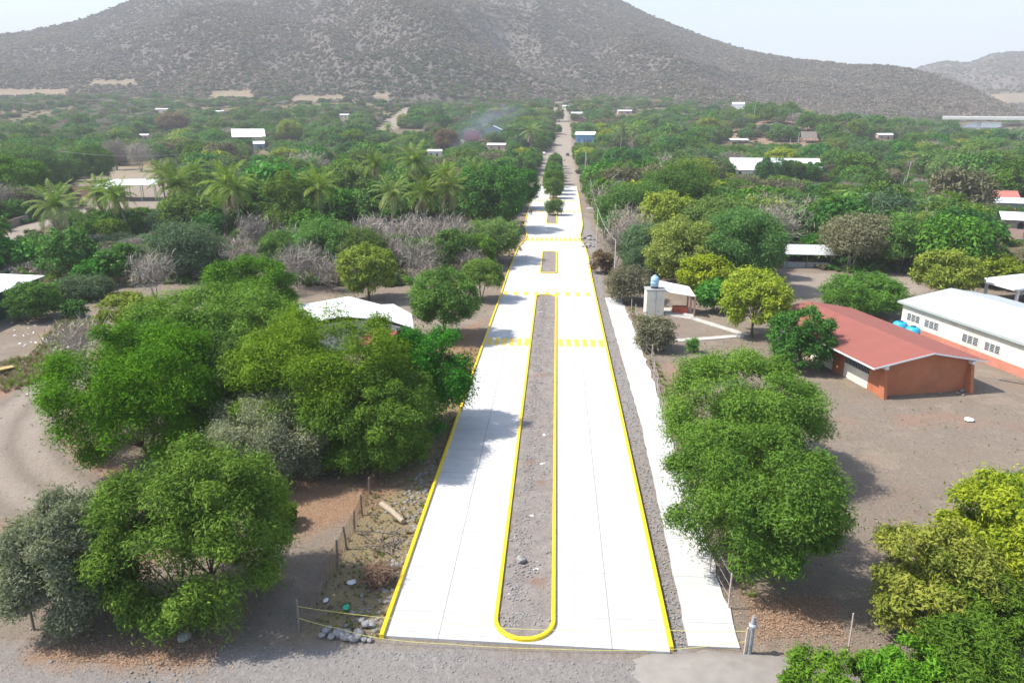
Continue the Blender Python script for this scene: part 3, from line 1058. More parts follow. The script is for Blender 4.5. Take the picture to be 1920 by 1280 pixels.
def plant(name, kind, label, cat, bx, by, ty, wpx, group=None, seed=None, cov=1.0, skirt=None, detail=None):
    sk = KIND[kind][8] if skirt is None else skirt
    g, R, H = solve_tree(bx, by, ty, wpx, sk)
    H = min(H, 16.0)
    dep = g.length
    if detail is None:
        detail = float(np.clip(dep / 62.0, 0.85, 2.6)) ** 0.85
    sd_ = seed if seed is not None else int(abs(bx * 7 + by * 13)) % 100000
    cme, tme = tree_meshes(name, kind, sd_, R, H, detail, cov, skirt)
    t = thing(name, label, cat, g, 0, group)
    link("crown", cme, t); link("trunk", tme, t)
    TREES.append((g.x, g.y, R, H))
    return t


def palm_meshes(seed, H=9.0, fr=26, flen=4.6, lean=0.6):
    r = random.Random(seed)
    m_ = MB()
    ph = r.uniform(0, 6.28)
    top = Vector((math.cos(ph) * lean, math.sin(ph) * lean, H))
    path = []
    for i in range(9):
        t = i / 8
        path.append(Vector((top.x * t * t, top.y * t * t, H * t - 0.3 * (1 - t))))
    m_.tube(path, [0.26 - 0.12 * i / 8 for i in range(9)], 8)
    tme = bpy.data.meshes.new("palm_trunk")
    tme.from_pydata([tuple(map(float, p)) for p in m_.v], [], m_.f); tme.materials.append(M['palmbark']); tme.update()

    def fronds(n, e0, e1, length, wid, mat_, nm):
        v = []; f = []; lv = []
        for k in range(n):
            az = k * 2.39996 + r.uniform(-.2, .2)
            t_ = k / max(1, n - 1)
            el = e0 + (e1 - e0) * t_ + r.uniform(-.12, .12)
            L = length * r.uniform(0.85, 1.1)
            p = Vector(top); seg = 18
            tone = r.random()
            pts = []
            e = el
            for i in range(seg + 1):
                pts.append(Vector(p))
                dv = Vector((math.cos(az) * math.cos(e), math.sin(az) * math.cos(e), math.sin(e)))
                p = p + dv * (L / seg)
                e -= (0.036 + 0.046 * t_) * (1 + 1.1 * i / seg)
            side = Vector((-math.sin(az), math.cos(az), 0))
            for i in range(1, seg + 1):
                q = pts[i]; d = (pts[i] - pts[i - 1]).normalized()
                u = i / seg
                w_ = wid * math.sin(math.pi * min(1, u * 0.9 + 0.12)) ** 0.7
                for sgn in (-1, 1):
                    for h in (0.0, 0.5):
                        q2 = q - (pts[i] - pts[i - 1]) * h
                        dn = side.cross(d) * (-1)
                        tip = q2 + side * sgn * w_ * 0.85 + d * w_ * 0.45 + Vector((0, 0, -1)) * w_ * r.uniform(0.25, 0.6)
                        m0 = q2 + d * 0.10; m1 = q2 - d * 0.05
                        b0 = len(v)
                        mid = (q2 + tip) / 2
                        v += [tuple(m1), tuple(mid - d * 0.05), tuple(tip), tuple(mid + d * 0.06)]
                        f.append((b0, b0 + 1, b0 + 2, b0 + 3)); lv.append(min(1, max(0, 0.6 * tone + 0.4 * r.random())))
                # rachis
                b0 = len(v); pr = pts[i - 1]
                wv = side * 0.035
                v += [tuple(pr - wv), tuple(pr + wv), tuple(q + wv), tuple(q - wv)]
                f.append((b0, b0 + 1, b0 + 2, b0 + 3)); lv.append(1.0)
        return mesh_np(nm, v, f, lv, [mat_])
    cme = fronds(fr, 1.45, -0.05, flen, 0.95, M['palm'], "palm_crown")
    dme = fronds(7, -0.6, -1.1, flen * 0.8, 0.6, M['palmdry'], "palm_dry")
    return cme, dme, tme, top

# ------------------------------------------------------------------ buildings
WHITE_ROOF = sheet("white_roof_sheet", (0.74, 0.75, 0.75), 0.3, 0.08, 0.45)
GREY_ROOF = sheet("grey_roof_sheet", (0.50, 0.52, 0.53), 0.3, 0.15, 0.5, 0.25)
RUST_ROOF = sheet("rusty_roof_sheet", (0.34, 0.33, 0.33), 0.3, 0.2, 0.6, 0.5)
CREAM = plain("cream_paint", (0.70, 0.66, 0.55), 0.8, 0.10, 0.8, grime=0.35)
WHITEP = plain("white_paint", (0.74, 0.74, 0.72), 0.7, 0.08, 1.0, grime=0.2)
ORANGE = plain("orange_plaster", (0.42, 0.150, 0.072), 0.85, 0.14, 0.9, grime=0.28)
SALMON = plain("salmon_plaster", (0.50, 0.20, 0.14), 0.85, 0.14, 0.9, grime=0.3)
REDROOF = plain("red_roof_coating", (0.255, 0.085, 0.064), 0.7, 0.08, 0.7, grime=0.1, bmp=0.05)
DARK = plain("dark_opening", (0.012, 0.012, 0.014), 0.3, 0.2, 1)
GLASS = plain("dark_glass", (0.03, 0.035, 0.045), 0.12, 0.3, 3, 0.6, bmp=0)
GREYP = plain("grey_plaster", (0.33, 0.33, 0.32), 0.9, 0.2, 1.0, grime=0.4)
BRICK = plain("brick_wall", (0.22, 0.115, 0.085), 0.9, 0.3, 4, grime=0.3)
GREENW = plain("green_wall", (0.03, 0.085, 0.05), 0.6, 0.2, 1.0, grime=0.2)
PINK = plain("pink_plaster", (0.52, 0.36, 0.31), 0.85, 0.12, 1.0, grime=0.25)
MAGENTA = plain("crimson_plaster", (0.36, 0.085, 0.105), 0.85, 0.15, 0.5, grime=0.2)
BLUEW = plain("blue_plaster", (0.16, 0.33, 0.55), 0.8, 0.15, 0.5)
STEEL = plain("galvanised_steel", (0.45, 0.46, 0.47), 0.4, 0.15, 3, 0.4, 0.3)
WOOD = plain("weathered_wood", (0.21, 0.165, 0.13), 0.95, 0.35, 7)
PALEPOST = plain("pale_post", (0.52, 0.42, 0.36), 0.9, 0.25, 5)
POLEM = plain("pole_concrete", (0.55, 0.54, 0.51), 0.85, 0.15, 1.5, grime=0.15)
BLUETANK = plain("blue_plastic", (0.32, 0.50, 0.62), 0.45, 0.08, 1.5, 0.4)
TURQ = plain("turquoise_plastic", (0.025, 0.36, 0.58), 0.4, 0.12, 1.5, 0.45)
RUBBER = plain("black_rubber", (0.014, 0.014, 0.014), 0.7, 0.2, 5)
THATCH = plain("thatch", (0.17, 0.145, 0.125), 0.95, 0.35, 4)
SU = Vector((0.973, 0.23, 0)).normalized(); SV = Vector((-SU.y, SU.x, 0))
SRZ = math.atan2(SU.y, SU.x)


def on_plane(px, py, p0, nn):
    r = Vector(ray(px, py)); o_ = Vector((0, 0, CAM_H))
    t = (p0 - o_).dot(nn) / r.dot(nn)
    return o_ + r * t


# red-roofed classroom
sch = thing("school_building", "long orange classroom with red gabled roof and white roof edges in the school yard", "school", (31.75, 65.5, 0), SRZ)
W_, L__ = 9.5, 21.0
EZ, RZg = 3.2, 4.2
m_ = MB()
m_.extr([(0.2, -0.2), (W_ - 0.2, -0.2), (W_ - 0.2, EZ - 0.02), (W_ / 2, RZg - 0.1), (0.2, EZ - 0.02)], 0.9, 1.1)
m_.build("gable_wall", ORANGE, sch)
MB().extr([(0.2, -0.2), (W_ - 0.2, -0.2), (W_ - 0.2, EZ - 0.02), (W_ / 2, RZg - 0.1), (0.2, EZ - 0.02)], L__ - 0.7, L__ - 0.5).build("gable_wall", ORANGE, sch)
for x in (0.2, W_ - 0.4):
    for y0, y1 in ((1.1, 3.0), (6.9, 8.8), (13.0, 14.6)):
        MB().box(x, x + 0.2, y0, y1, -0.2, EZ - 0.05).build("side_wall", ORANGE, sch)
for x in (0.22, W_ - 0.38):
    for y0, y1 in ((3.0, 6.9), (8.8, 13.0), (14.6, L__ - 0.7)):
        MB().box(x, x + 0.16, y0, y1, -0.2, 1.45).build("cream_panel", CREAM, sch)
        MB().box(x, x + 0.16, y0, y1, EZ - 0.30, EZ - 0.06).build("lintel", CREAM, sch)
for y0, y1 in ((3.0, 6.9), (8.8, 13.0), (14.6, L__ - 0.7)):
    for x in (0.22, W_ - 0.38):
        wo = MB().box(x + 0.06, x + 0.10, y0, y1, 1.45, EZ - 0.30).build("window", GLASS, sch)
        fr_ = MB()
        fr_.box(x + 0.02, x + 0.055, y0, y1, 2.17, 2.22)
        k = y0
        while k < y1 - 0.04:
            fr_.box(x + 0.02, x + 0.05, k, k + 0.035, 1.452, 2.168); fr_.box(x + 0.02, x + 0.05, k, k + 0.035, 2.222, EZ - 0.302); k += 0.24
        fr_.build("bars", STEEL, wo)
for x in (-0.12, W_ - 0.22):
    p = MB()
    for yy, (y0b, y1b, y0t, y1t) in ((0, (-0.05, 0.9, 0.50, 0.9)),):
        vs = [(x, y0b, -0.2), (x + 0.34, y0b, -0.2), (x + 0.34, y1b, -0.2), (x, y1b, -0.2), (x, y0t, EZ - 0.35), (x + 0.34, y0t, EZ - 0.35), (x + 0.34, y1t, EZ - 0.35), (x, y1t, EZ - 0.35)]
        p.add(vs, [(3, 2, 1, 0), (4, 5, 6, 7), (0, 1, 5, 4), (1, 2, 6, 5), (2, 3, 7, 6), (3, 0, 4, 7)])
    p.build("buttress", ORANGE, sch)
    MB().box(x - 0.02, x + 0.36, 0.38, 0.88, EZ - 0.35, EZ - 0.02).build("roof_bracket", WHITEP, sch)
m_ = MB()
X0, X1, Y0, Y1 = -1.45, W_ + 1.35, 0.25, L__ + 0.6
zl = EZ - (RZg - EZ) * (1.45 / (W_ / 2)); zr_ = EZ - (RZg - EZ) * (1.35 / (W_ / 2))
zl, zr_ = zl + 0.12, zr_ + 0.12
m_.extr([(X0, zl), (W_ / 2, RZg), (X1, zr_), (X1, zr_ + 0.14), (W_ / 2, RZg + 0.14), (X0, zl + 0.14)], Y0, Y1)
rf = m_.build("roof", REDROOF, sch)
m_ = MB()
m_.extr([(X0, zl - 0.03), (W_ / 2, RZg - 0.03), (X1, zr_ - 0.03), (X1, zr_ + 0.12), (W_ / 2, RZg + 0.12), (X0, zl + 0.12)], Y0 - 0.05, Y0 - 0.002)
m_.box(X0 - 0.05, X0 - 0.002, Y0, Y1, zl - 0.03, zl + 0.12)
m_.build("fascia", WHITEP, rf)

# long white-roofed classroom
A_ = Vector((44.5, 90.96, 0))
lb = thing("school_building", "long cream and salmon classroom with pale metal roof and louvred windows", "school", A_, SRZ)
LL = 32.0
MB().box(0, 0.2, -LL, 0, 0.95, 3.45).build("wall", CREAM, lb)
m_ = MB()
m_.extr([(0.2, -0.2), (13.4, -0.2), (13.4, 3.4), (6.9, 4.8), (0.2, 3.4)], -0.25, -0.05)
m_.extr([(0.2, -0.2), (13.4, -0.2), (13.4, 3.4), (6.9, 4.8), (0.2, 3.4)], -LL + 0.05, -LL + 0.25)
m_.box(13.4, 13.6, -LL, 0, -0.2, 3.4)
m_.build("end_wall", CREAM, lb)
MB().box(-0.03, 0.2, -LL, 0, -0.2, 0.95).build("dado", SALMON, lb)
m_ = MB()
m_.extr([(-0.5, 3.58), (6.9, 4.95), (14.2, 3.58), (14.2, 3.66), (6.9, 5.03), (-0.5, 3.66)], -LL - 0.4, 0.5)
rf2 = m_.build("roof", sheet("long_roof_sheet", (0.40, 0.43, 0.445), 0.3, 0.08, 0.45), lb)
m_ = MB()
m_.box(-0.52, -0.44, -LL, 0.5, 3.42, 3.56)
m_.box(-0.30, -0.22, -LL, 0.4, 3.46, 3.56)
for k in range(16):
    m_.box(-0.44, 0.0, -LL + 0.3 + k * 2.1, -LL + 0.4 + k * 2.1, 3.36, 3.455)
m_.build("eave_truss", plain("pale_green_steel", (0.38, 0.44, 0.40), 0.5, 0.15), rf2)
for (xa, ya), (xb, yb) in (((1702.5, 586), (1724, 607)), ((1735, 598), (1759, 620.6)), ((1806, 624.5), (1833, 649.5)), ((1848, 640), (1874, 665)), ((1960, 685), (1992, 715))):
    p1 = on_plane(xa, ya, A_, SU); p2 = on_plane(xb, yb, A_, SU)
    y1 = (p1 - A_).dot(SV); y0 = (p2 - A_).dot(SV); z1 = p1.z; z0 = max(1.1, p2.z)
    y0, y1 = min(y0, y1), max(y0, y1)
    wo = MB().box(-0.015, -0.005, y0, y1, z0, z1).build("window", GLASS, lb)
    fr_ = MB()
    nC, nR = 3, 5
    cw = (y1 - y0) / nC; ch = (z1 - z0) / nR
    for c_ in range(nC + 1):
        fr_.box(-0.06, -0.017, y0 + c_ * cw - 0.035, y0 + c_ * cw + 0.035, z0 - 0.04, z1 + 0.04)
    for c_ in range(nC):
        for r__ in range(nR + 1):
            fr_.box(-0.05, -0.019, y0 + c_ * cw + 0.036, y0 + (c_ + 1) * cw - 0.036, z0 + r__ * ch - 0.011, z0 + r__ * ch + 0.011)
    fr_.build("frame", WHITEP, wo)

# open canopy behind it
cp = G(1846, 556)
zc = height_at(cp, 527)
cn = thing("canopy_shelter", "white open canopy on square posts behind the long pale-roofed classroom", "canopy", cp, SRZ)
MB().extr([(-1.6, zc), (14, zc), (14, zc + 0.22), (6.5, zc + 0.75), (-1.6, zc + 0.22)], -6.5, 0.8).build("roof", WHITE_ROOF, cn)
for x in (0.0, 6.4, 12.8):
    for y in (0.0, -5.6):
        MB().box(x - 0.17, x + 0.17, y - 0.17, y + 0.17, -0.3, zc - 0.02).build("post", WHITEP, cn)

# two blue tanks between the classrooms
for i, (px, py, lab) in enumerate(((1688, 607, "turquoise water tank between the two classrooms, the one farther from the red gable"), (1712, 617, "turquoise water tank between the two classrooms, the one nearer the red gable"))):
    g = G(px, py, 1.2)
    t = thing("water_tank", lab, "water tank", (g.x, g.y, ztf(g.x, g.y)), SRZ)
    MB().lathe([(r_ * 0.85, z_ * 0.82) for r_, z_ in ((0.95, 0.0), (1.02, 0.1), (1.0, 0.5), (1.04, 0.55), (1.0, 0.6), (1.0, 1.05), (1.04, 1.1), (1.0, 1.15), (0.98, 1.5), (0.80, 1.72), (0.45, 1.86))], 24).build("body", TURQ, t, True)
    MB().lathe([(0.30, 1.526), (0.32, 1.54), (0.32, 1.60), (0.10, 1.64)], 16).build("lid", plain("dark_blue_plastic", (0.02, 0.06, 0.20), 0.4), t, True)

# pump house with tank, and the shelter beside it
ph = thing("pump_house", "tall cream pump house with a flat top beside the pavement end", "pump house", (0, 0, 0))
g0 = G(1211, 592); g1 = G(1244, 592)
wd = (g1 - g0).length
hh = height_at(g0, 545)
ph.location = g0; ph.rotation_euler = (0, 0, math.atan2(g1.y - g0.y, g1.x - g0.x))
MB().box(0, wd, 0, 2.0, -0.3, hh).build("wall", CREAM, ph)
MB().box(-0.12, wd + 0.2, -0.12, 2.15, hh + 0.002, hh + 0.14).build("roof_slab", GREYP, ph)
MB().tube([(wd * 0.52, -0.05, 0), (wd * 0.52, -0.05, hh - 0.02)], 0.035, 6).build("pipe", GREYP, ph)
MB().box(wd, wd + 0.04, 0.5, 1.3, 0, 1.9).build("door", plain("dark_door", (0.05, 0.045, 0.04), 0.7), ph)
MB().box(wd + 0.045, wd + 0.09, 0.6, 0.66, 0.9, 1.02).build("handle", STEEL, ph.children[-1])
tp = g0 + (g1 - g0).normalized() * (wd * 0.5) + Vector((-0.1, 1.0, hh + 0.14))
wt = thing("water_tank", "pale blue round water tank with domed lid standing on the cream pump house", "water tank", tp)
MB().lathe([(0.50, 0.28), (0.56, 0.34), (0.56, 0.7), (0.59, 0.74), (0.56, 0.78), (0.56, 1.15), (0.59, 1.2), (0.56, 1.25), (0.55, 1.45), (0.40, 1.65), (0.22, 1.72)], 24).build("body", BLUETANK, wt, True)
MB().lathe([(0.22, 1.72), (0.25, 1.73), (0.25, 1.82), (0.1, 1.86)], 14).build("lid", BLUETANK, wt, True)
MB().lathe([(0.5, 0.0), (0.5, 0.275)], 16).build("base", plain("dark_stand", (0.05, 0.05, 0.05)), wt)
sr = thing("open_shelter", "white lean-to shelter on pink posts beside the cream pump house", "shelter", (0, 0, 0))
pz = 3.0
c = [G(1230, 541, pz + 0.3), G(1237, 526, pz + 0.6), G(1292, 537, pz + 0.5), G(1304, 555, pz + 0.0)]
c[0].z = pz + 0.15
MB().slab([c[0], c[3], c[2], c[1]], 0.10).build("roof", WHITE_ROOF, sr)
for px, py, zt2 in ((1301, 592, None), (1294, 588, None), (1288, 584, None)):
    q = G(px, py)
    h_ = min(height_at(q, 556 if px > 1300 else 555), 2.95)
    MB().box(q.x - 0.11, q.x + 0.11, q.y - 0.11, q.y + 0.11, q.z - 0.2, q.z + h_).build("post", plain("pink_post", (0.52, 0.30, 0.25), 0.85), sr)
q = G(1246, 591); q2 = G(1300, 594)
MB().prism([(q.x, q.y - 0.3), (q2.x, q2.y - 0.3), (q2.x + 0.4, q2.y + 4.0), (q.x, q.y + 4.0)], -0.1, 0.10).build("floor_slab", pathm, sr)
q = G(1262, 588)
bx_ = thing("planter_box", "red brick box standing on the shelter floor behind the pump house", "box", (q.x, q.y, 0.10))
m_ = MB(); m_.box(0, 2.0, 0, 0.15, 0, 0.85); m_.box(0, 2.0, 0.85, 1.0, 0, 0.85); m_.box(0, 0.15, 0.15, 0.85, 0, 0.85); m_.box(1.85, 2.0, 0.15, 0.85, 0, 0.85)
m_.build("wall", plain("red_brick_paint", (0.42, 0.10, 0.06), 0.85, 0.2, 3), bx_)
MB().box(0.15, 1.85, 0.15, 0.85, 0.3, 0.7).build("fill", GREYP, bx_)

# house with white roofs behind the big trees on the left
hs = thing("house", "house with wide white double-gabled metal roof behind the big trees on the left", "house")
za, zv = 4.4, 3.5
PA0 = G(653.6, 555.5, za); PAf = PA0 + (G(640, 600, za) - PA0).normalized() * 10
VB = G(715.5, 571, zv)
dirA = (PAf - PA0).normalized()
VBf = VB + dirA * 7.2
LA0 = G(548, 574, zv - 0.2); LAf = LA0 + dirA * 10
PB0 = G(738.5, 570, za - 0.2); PBf = PB0 + (G(712, 603, za - 0.2) - PB0).normalized() * 6.6
RB0 = G(772, 588, zv); RBf = G(775.5, 615, zv)
VBf2 = VB + (PBf - PB0)
m_ = MB()
m_.slab([LA0, LAf, PAf, PA0], 0.08); m_.slab([PA0, PAf, VBf, VB], 0.08)
m_.slab([VB + Vector((0.03, 0, 0.02)), VBf2 + Vector((0.03, 0, 0.02)), PBf, PB0], 0.08); m_.slab([PB0, PBf, RBf, RB0], 0.08)
m_.build("roof", WHITE_ROOF, hs)
m_ = MB()
ctr = (LA0 + RB0 + RBf + LAf) / 4
ringp = [p.lerp(ctr, 0.05) for p in (LA0, PA0, VB, PB0, RB0, RBf, VBf2, LAf)]
nrg = len(ringp)
m_.add([(p.x, p.y, -0.3) for p in ringp] + [(p.x, p.y, p.z - 0.12) for p in ringp], [(i, (i + 1) % nrg, nrg + (i + 1) % nrg, nrg + i) for i in range(nrg)])
m_.build("wall", WHITEP, hs)
r0 = G(705, 614, 3.0); r1 = G(756, 622, 3.0)
rd = (r1 - r0).normalized(); rn = Vector((rd.y, -rd.x, 0))
m_ = MB().slab([r0, r0 + rn * 4.0 + Vector((0, 0, -0.7)), r1 + rn * 4.0 + Vector((0, 0, -0.7)), r1], 0.08)
m_.build("porch_roof", plain("faded_red_sheet", (0.30, 0.065, 0.07), 0.6, 0.2, 1.5), hs)
for a_ in (r0 + rn * 3.8, r1 + rn * 3.8):
    MB().box(a_.x - 0.07, a_.x + 0.07, a_.y - 0.07, a_.y + 0.07, -0.2, 2.28).build("post", WHITEP, hs)
q = G(708, 612, 3.3)
MB().tube([(q.x, q.y, 2.0), (q.x, q.y, 5.2)], 0.06, 8).build("chimney_pipe", STEEL, hs)

# building at the left edge
lw = thing("warehouse", "long shed with white roof and dark green wall at the left edge", "shed")
q = G(2, 602); zz = height_at(q, 550)
C0 = G(84, 516.5, zz); C1 = G(0, 547.5, zz)
e1 = (C1 - C0).normalized(); e2 = Vector((-abs(e1.y), e1.x if e1.x < 0 else -e1.x, 0)).normalized()
e2 = Vector((e1.y, -e1.x, 0));
if e2.x > 0: e2 = -e2
Ln = 30
P = [C0, C0 + e1 * Ln, C0 + e1 * Ln + e2 * 14 + Vector((0, 0, 0.9)), C0 + e2 * 14 + Vector((0, 0, 0.9))]
m_ = MB().slab(P, 0.1)
m_.slab([P[3] + e2 * 0.02, P[2] + e2 * 0.02, P[2] + e2 * 14 + Vector((0, 0, -0.9)), P[3] + e2 * 14 + Vector((0, 0, -0.9))], 0.1)
m_.build("roof", WHITE_ROOF, lw)
i0 = C0 + e2 * 0.6 + e1 * 0.6; i1 = C0 + e2 * 0.6 + e1 * (Ln - 1)
m_ = MB()
m_.slab([(i0.x, i0.y, zz - 0.15), (i1.x, i1.y, zz - 0.15), (i1 + e2 * 0.2).to_tuple()[:2] + (zz - 0.15,), (i0 + e2 * 0.2).to_tuple()[:2] + (zz - 0.15,)], zz + 0.2)
i2 = i0 + e2 * 26
m_.slab([(i0.x, i0.y, zz - 0.15), (i0 + e2 * 0.21).to_tuple()[:2] + (zz - 0.15,), (i2.x, i2.y, zz - 0.15), (i2 + e1 * 0.2).to_tuple()[:2] + (zz - 0.15,)], zz + 0.2)
m_.build("wall", GREENW, lw)


FOOT = []


def hut(name, label, cat, px, py, wdt, dep, h, rz, roof='gable', wall=CREAM, roofm=WHITE_ROOF, rise=0.8, over=0.4, door=True, windows=2, openw=False, group=None, dz=0.0):
    """small building whose front base centre stands at the photo point px, py; rz turns it"""
    g = G(px, py)
    t = thing(name, label, cat, (g.x, g.y, g.z + dz), rz, group)
    hw = wdt / 2
    c_r, s_r = math.cos(rz), math.sin(rz)
    FOOT.append([(g.x + x * c_r - y * s_r, g.y + x * s_r + y * c_r) for x, y in ((-hw - 2, -2), (hw + 2, -2), (hw + 2, dep + 2), (-hw - 2, dep + 2))])
    if openw:
        for x in np.linspace(-hw + 0.15, hw - 0.15, max(2, int(wdt / 4) + 1)):
            for y in (0.15, dep - 0.15):
                MB().box(x - 0.09, x + 0.09, y - 0.09, y + 0.09, -1.0, h - 0.02).build("post", STEEL if openw == 1 else WOOD, t)
    else:
        m_ = MB()
        if roof == 'gable':
            m_.extr([(-hw, -1.5), (hw, -1.5), (hw, h), (0, h + rise * 0.98), (-hw, h)], 0, dep)
        else:
            m_.box(-hw, hw, 0, dep, -1.5, h)
        wo = m_.build("wall", wall, t)
        if door:
            MB().box(-0.5 + hw * 0.35, 0.5 + hw * 0.35, -0.05, -0.002, 0, 2.1).build("door", DARK, t)
        for k in range(windows):
            x = -hw + wdt * (k + 0.5) / windows
            if door and abs(x - hw * 0.35) < 1.2:
                continue
            wn_ = MB().box(x - 0.55, x + 0.55, -0.04, -0.002, 1.0, 2.1).build("window", GLASS, t)
            MB().box(x - 0.65, x + 0.65, -0.08, -0.045, 0.9, 0.98).build("sill", WHITEP, wn_)
    m_ = MB()
    o_ = over
    if roof == 'gable':
        s = rise / hw
        m_.extr([(-hw - o_, h - s * o_ + 0.02), (0, h + rise + 0.02), (hw + o_, h - s * o_ + 0.02), (hw + o_, h - s * o_ + 0.12), (0, h + rise + 0.12), (-hw - o_, h - s * o_ + 0.12)], -o_, dep + o_)
    elif roof == 'side':       # ridge along the front
        s = rise / (dep / 2)
        vs = []
        for x in (-hw - o_, hw + o_):
            vs += [(x, -o_, h - s * o_ + 0.02), (x, dep / 2, h + rise), (x, dep + o_, h - s * o_ + 0.02), (x, dep + o_, h - s * o_ + 0.12), (x, dep / 2, h + rise + 0.1), (x, -o_, h - s * o_ + 0.12)]
        m_.add(vs, [(5, 4, 3, 2, 1, 0), (6, 7, 8, 9, 10, 11)] + [(i, (i + 1) % 6, (i + 1) % 6 + 6, i + 6) for i in range(6)])
    else:                      # mono pitch rising to the back
        a_ = (-hw - o_, -o_, h + 0.03 - 0.02); 
        m_.slab([(-hw - o_, -o_, h + 0.10), (hw + o_, -o_, h + 0.10), (hw + o_, dep + o_, h + rise + 0.10), (-hw - o_, dep + o_, h + rise + 0.10)], 0.08)
    m_.build("roof", roofm, t)
    return t


# far houses, their size solved from where foot, eave and top show
def far_hut(name, label, cat, px, foot, wpx, dep_, eave, top, rz, roof='gable', **kw):
    g = G(px, foot)
    d_ = proj(g.x, g.y, g.z)[2]
    h_ = max(2.4, height_at(g, eave))
    back = {'gable': 0.0, 'side': 0.5, 'mono': 1.0}[roof] * dep_
    u = Vector((g.x, g.y, 0)).normalized() * back
    q = Vector((g.x + u.x, g.y + u.y, g.z))
    rise = float(np.clip(height_at(q, top) - h_, 0.3, 9.0))
    return hut(name, label, cat, px, foot, wpx * d_ / F_PX, dep_, h_, R_(rz), roof, rise=rise, **kw)


far_hut("barn", "wide open barn with white metal roof among trees left of the palms", "barn", 468, 271, 58, 26, 257, 242, 24, 'side', roofm=WHITE_ROOF, openw=2)
far_hut("shed", "small white lean-to with blue-grey wall at the foot of the white-roofed barn", "shed", 486, 280, 19, 6, 270, 265, 20, 'mono', wall=plain("blue_grey_plaster", (0.22, 0.28, 0.31), 0.85), roofm=WHITE_ROOF, windows=1)
hr = far_hut("house", "crimson gabled house with pale tank box on its roof, in blue smoke", "house", 884, 267, 27, 12, 247.5, 243.5, 4, 'gable', wall=MAGENTA, roofm=MAGENTA, over=0.7, windows=3)
_w = max(v.co.x for v in hr.children[0].data.vertices); _h = max(v.co.z for v in hr.children[0].data.vertices)
MB().box(-_w * .4, 0.1, 4.2, 7.5, _h - 0.8, _h + 2.6).build("tank_box", plain("pale_ochre_plaster", (0.62, 0.50, 0.33)), hr)
MB().box(-_w - .2, _w + .2, -0.6, -0.06, 2.2, 2.5).build("ledge", PINK, hr)
far_hut("house", "small house with thin pale blue gable roof just right of the crimson house", "house", 924, 259, 30, 8, 243, 236, -5, 'gable', wall=plain("dull_blue_plaster", (0.25, 0.32, 0.36)), roofm=plain("pale_blue_sheet", (0.55, 0.66, 0.70), 0.5), over=0.8, windows=2)  # walls in one even grey-blue
far_hut("house", "blue-walled house with flat white roof beside the dirt road", "house", 1096, 268, 34, 12, 253, 247, -6, 'mono', wall=BLUEW, roofm=WHITE_ROOF, over=0.8, windows=3)
far_hut("house", "grey two-level house with flat slab roof right of the far dirt road", "house", 1083, 224, 20, 9, 214, 210, 5, 'mono', wall=plain("bluegrey_plaster", (0.27, 0.31, 0.34)), roofm=GREY_ROOF, over=1.0, windows=3)
far_hut("shed", "brown brick shed with pale sloping roof beside the grey slab-roofed house", "shed", 1091, 231, 15, 7, 223, 219, -8, 'gable', wall=BRICK, roofm=GREY_ROOF, windows=1)
far_hut("house", "grey block house with white end posts on the bare slope", "house", 1440, 224, 36, 10, 210, 206, -22, 'mono', wall=GREYP, roofm=WHITE_ROOF, over=0.5, windows=2)
far_hut("house", "low hut with pale grey gable roof on the bare slope below the grey block house", "house", 1456, 241, 26, 8, 236, 230, -12, 'gable', wall=GREYP, roofm=GREY_ROOF, over=0.6, windows=1)
far_hut("house", "bulky white house at the top of the bare slope behind a light pole", "house", 1384, 205, 22, 9, 196, 192, -10, 'mono', wall=WHITEP, roofm=WHITE_ROOF, over=0.3, windows=2)
far_hut("open_shelter", "open shelter with flat white roof at the lower edge of the bare slope", "shelter", 1387, 270, 32, 9, 263, 260, -3, 'mono', roofm=WHITE_ROOF, openw=1)
far_hut("hut", "dark thatched open hut right of two light poles on the slope", "hut", 1516, 269, 24, 10, 257, 247, -8, 'side', roofm=THATCH, over=0.8, openw=2)
lrf = far_hut("long_shed", "very long shed with bright white roof half hidden by dark round trees", "shed", 1455, 331, 158, 20, 318, 297, -6, 'side', wall=CREAM, roofm=WHITE_ROOF, over=0.8, windows=6)
hd = far_hut("house", "house with salmon hipped roof and white parapet at the right edge among banana plants", "house", 1872, 393, 66, 11, 377, 358, -14, 'side', wall=PINK, roofm=plain("salmon_roof", (0.44, 0.15, 0.12), 0.75, 0.12), over=0.4, windows=3)
_w = max(v.co.x for v in hd.children[0].data.vertices); _h = max(v.co.z for v in hd.children[0].data.vertices)
MB().box(-_w * 1.15, _w * 0.9, 11.45, 11.8, 3.0, _h + 2.6).build("parapet", WHITEP, hd)
hut("shed", "grey metal-roofed shed below the salmon-roofed house at the right edge", "shed", 1905, 402, 14, 8, 3.2, R_(-20), 'side', GREYP, GREY_ROOF, rise=1.2, windows=2)
hp = hut("house", "pink two-storey house with arched window and white eave at the right edge", "house", 1907, 456, 6.2, 8, 5.0, R_(-26), 'mono', PINK, WHITE_ROOF, rise=0.9, over=0.7, door=False, windows=0)
m_ = MB(); arch = [(-0.6 + 1.2 * i / 10, 3.2 + 0.9 + 0.55 * math.sin(math.pi * i / 10)) for i in range(11)]
m_.extr([(-0.6, 3.2), (0.6, 3.2)] + arch[::-1], -0.06, -0.004)
m_.build("window", GLASS, hp)
sd2 = hut("shed", "low open farm shed with grey metal roof and pale half wall behind the pale court", "shed", 1512, 503, 8.6, 5.0, 2.5, R_(-4), 'mono', roofm=GREY_ROOF, rise=0.9, openw=2, over=0.6)
MB().box(-4.2, 4.2, 0.3, 0.5, -0.3, 1.05).build("half_wall", GREYP, sd2)
far_hut("house", "grey cottage with white roof beside the open canopy on the left", "house", 199, 374, 44, 8, 354, 346, 14, 'mono', wall=plain("greygreen_plaster", (0.30, 0.33, 0.32)), roofm=WHITE_ROOF, windows=2)
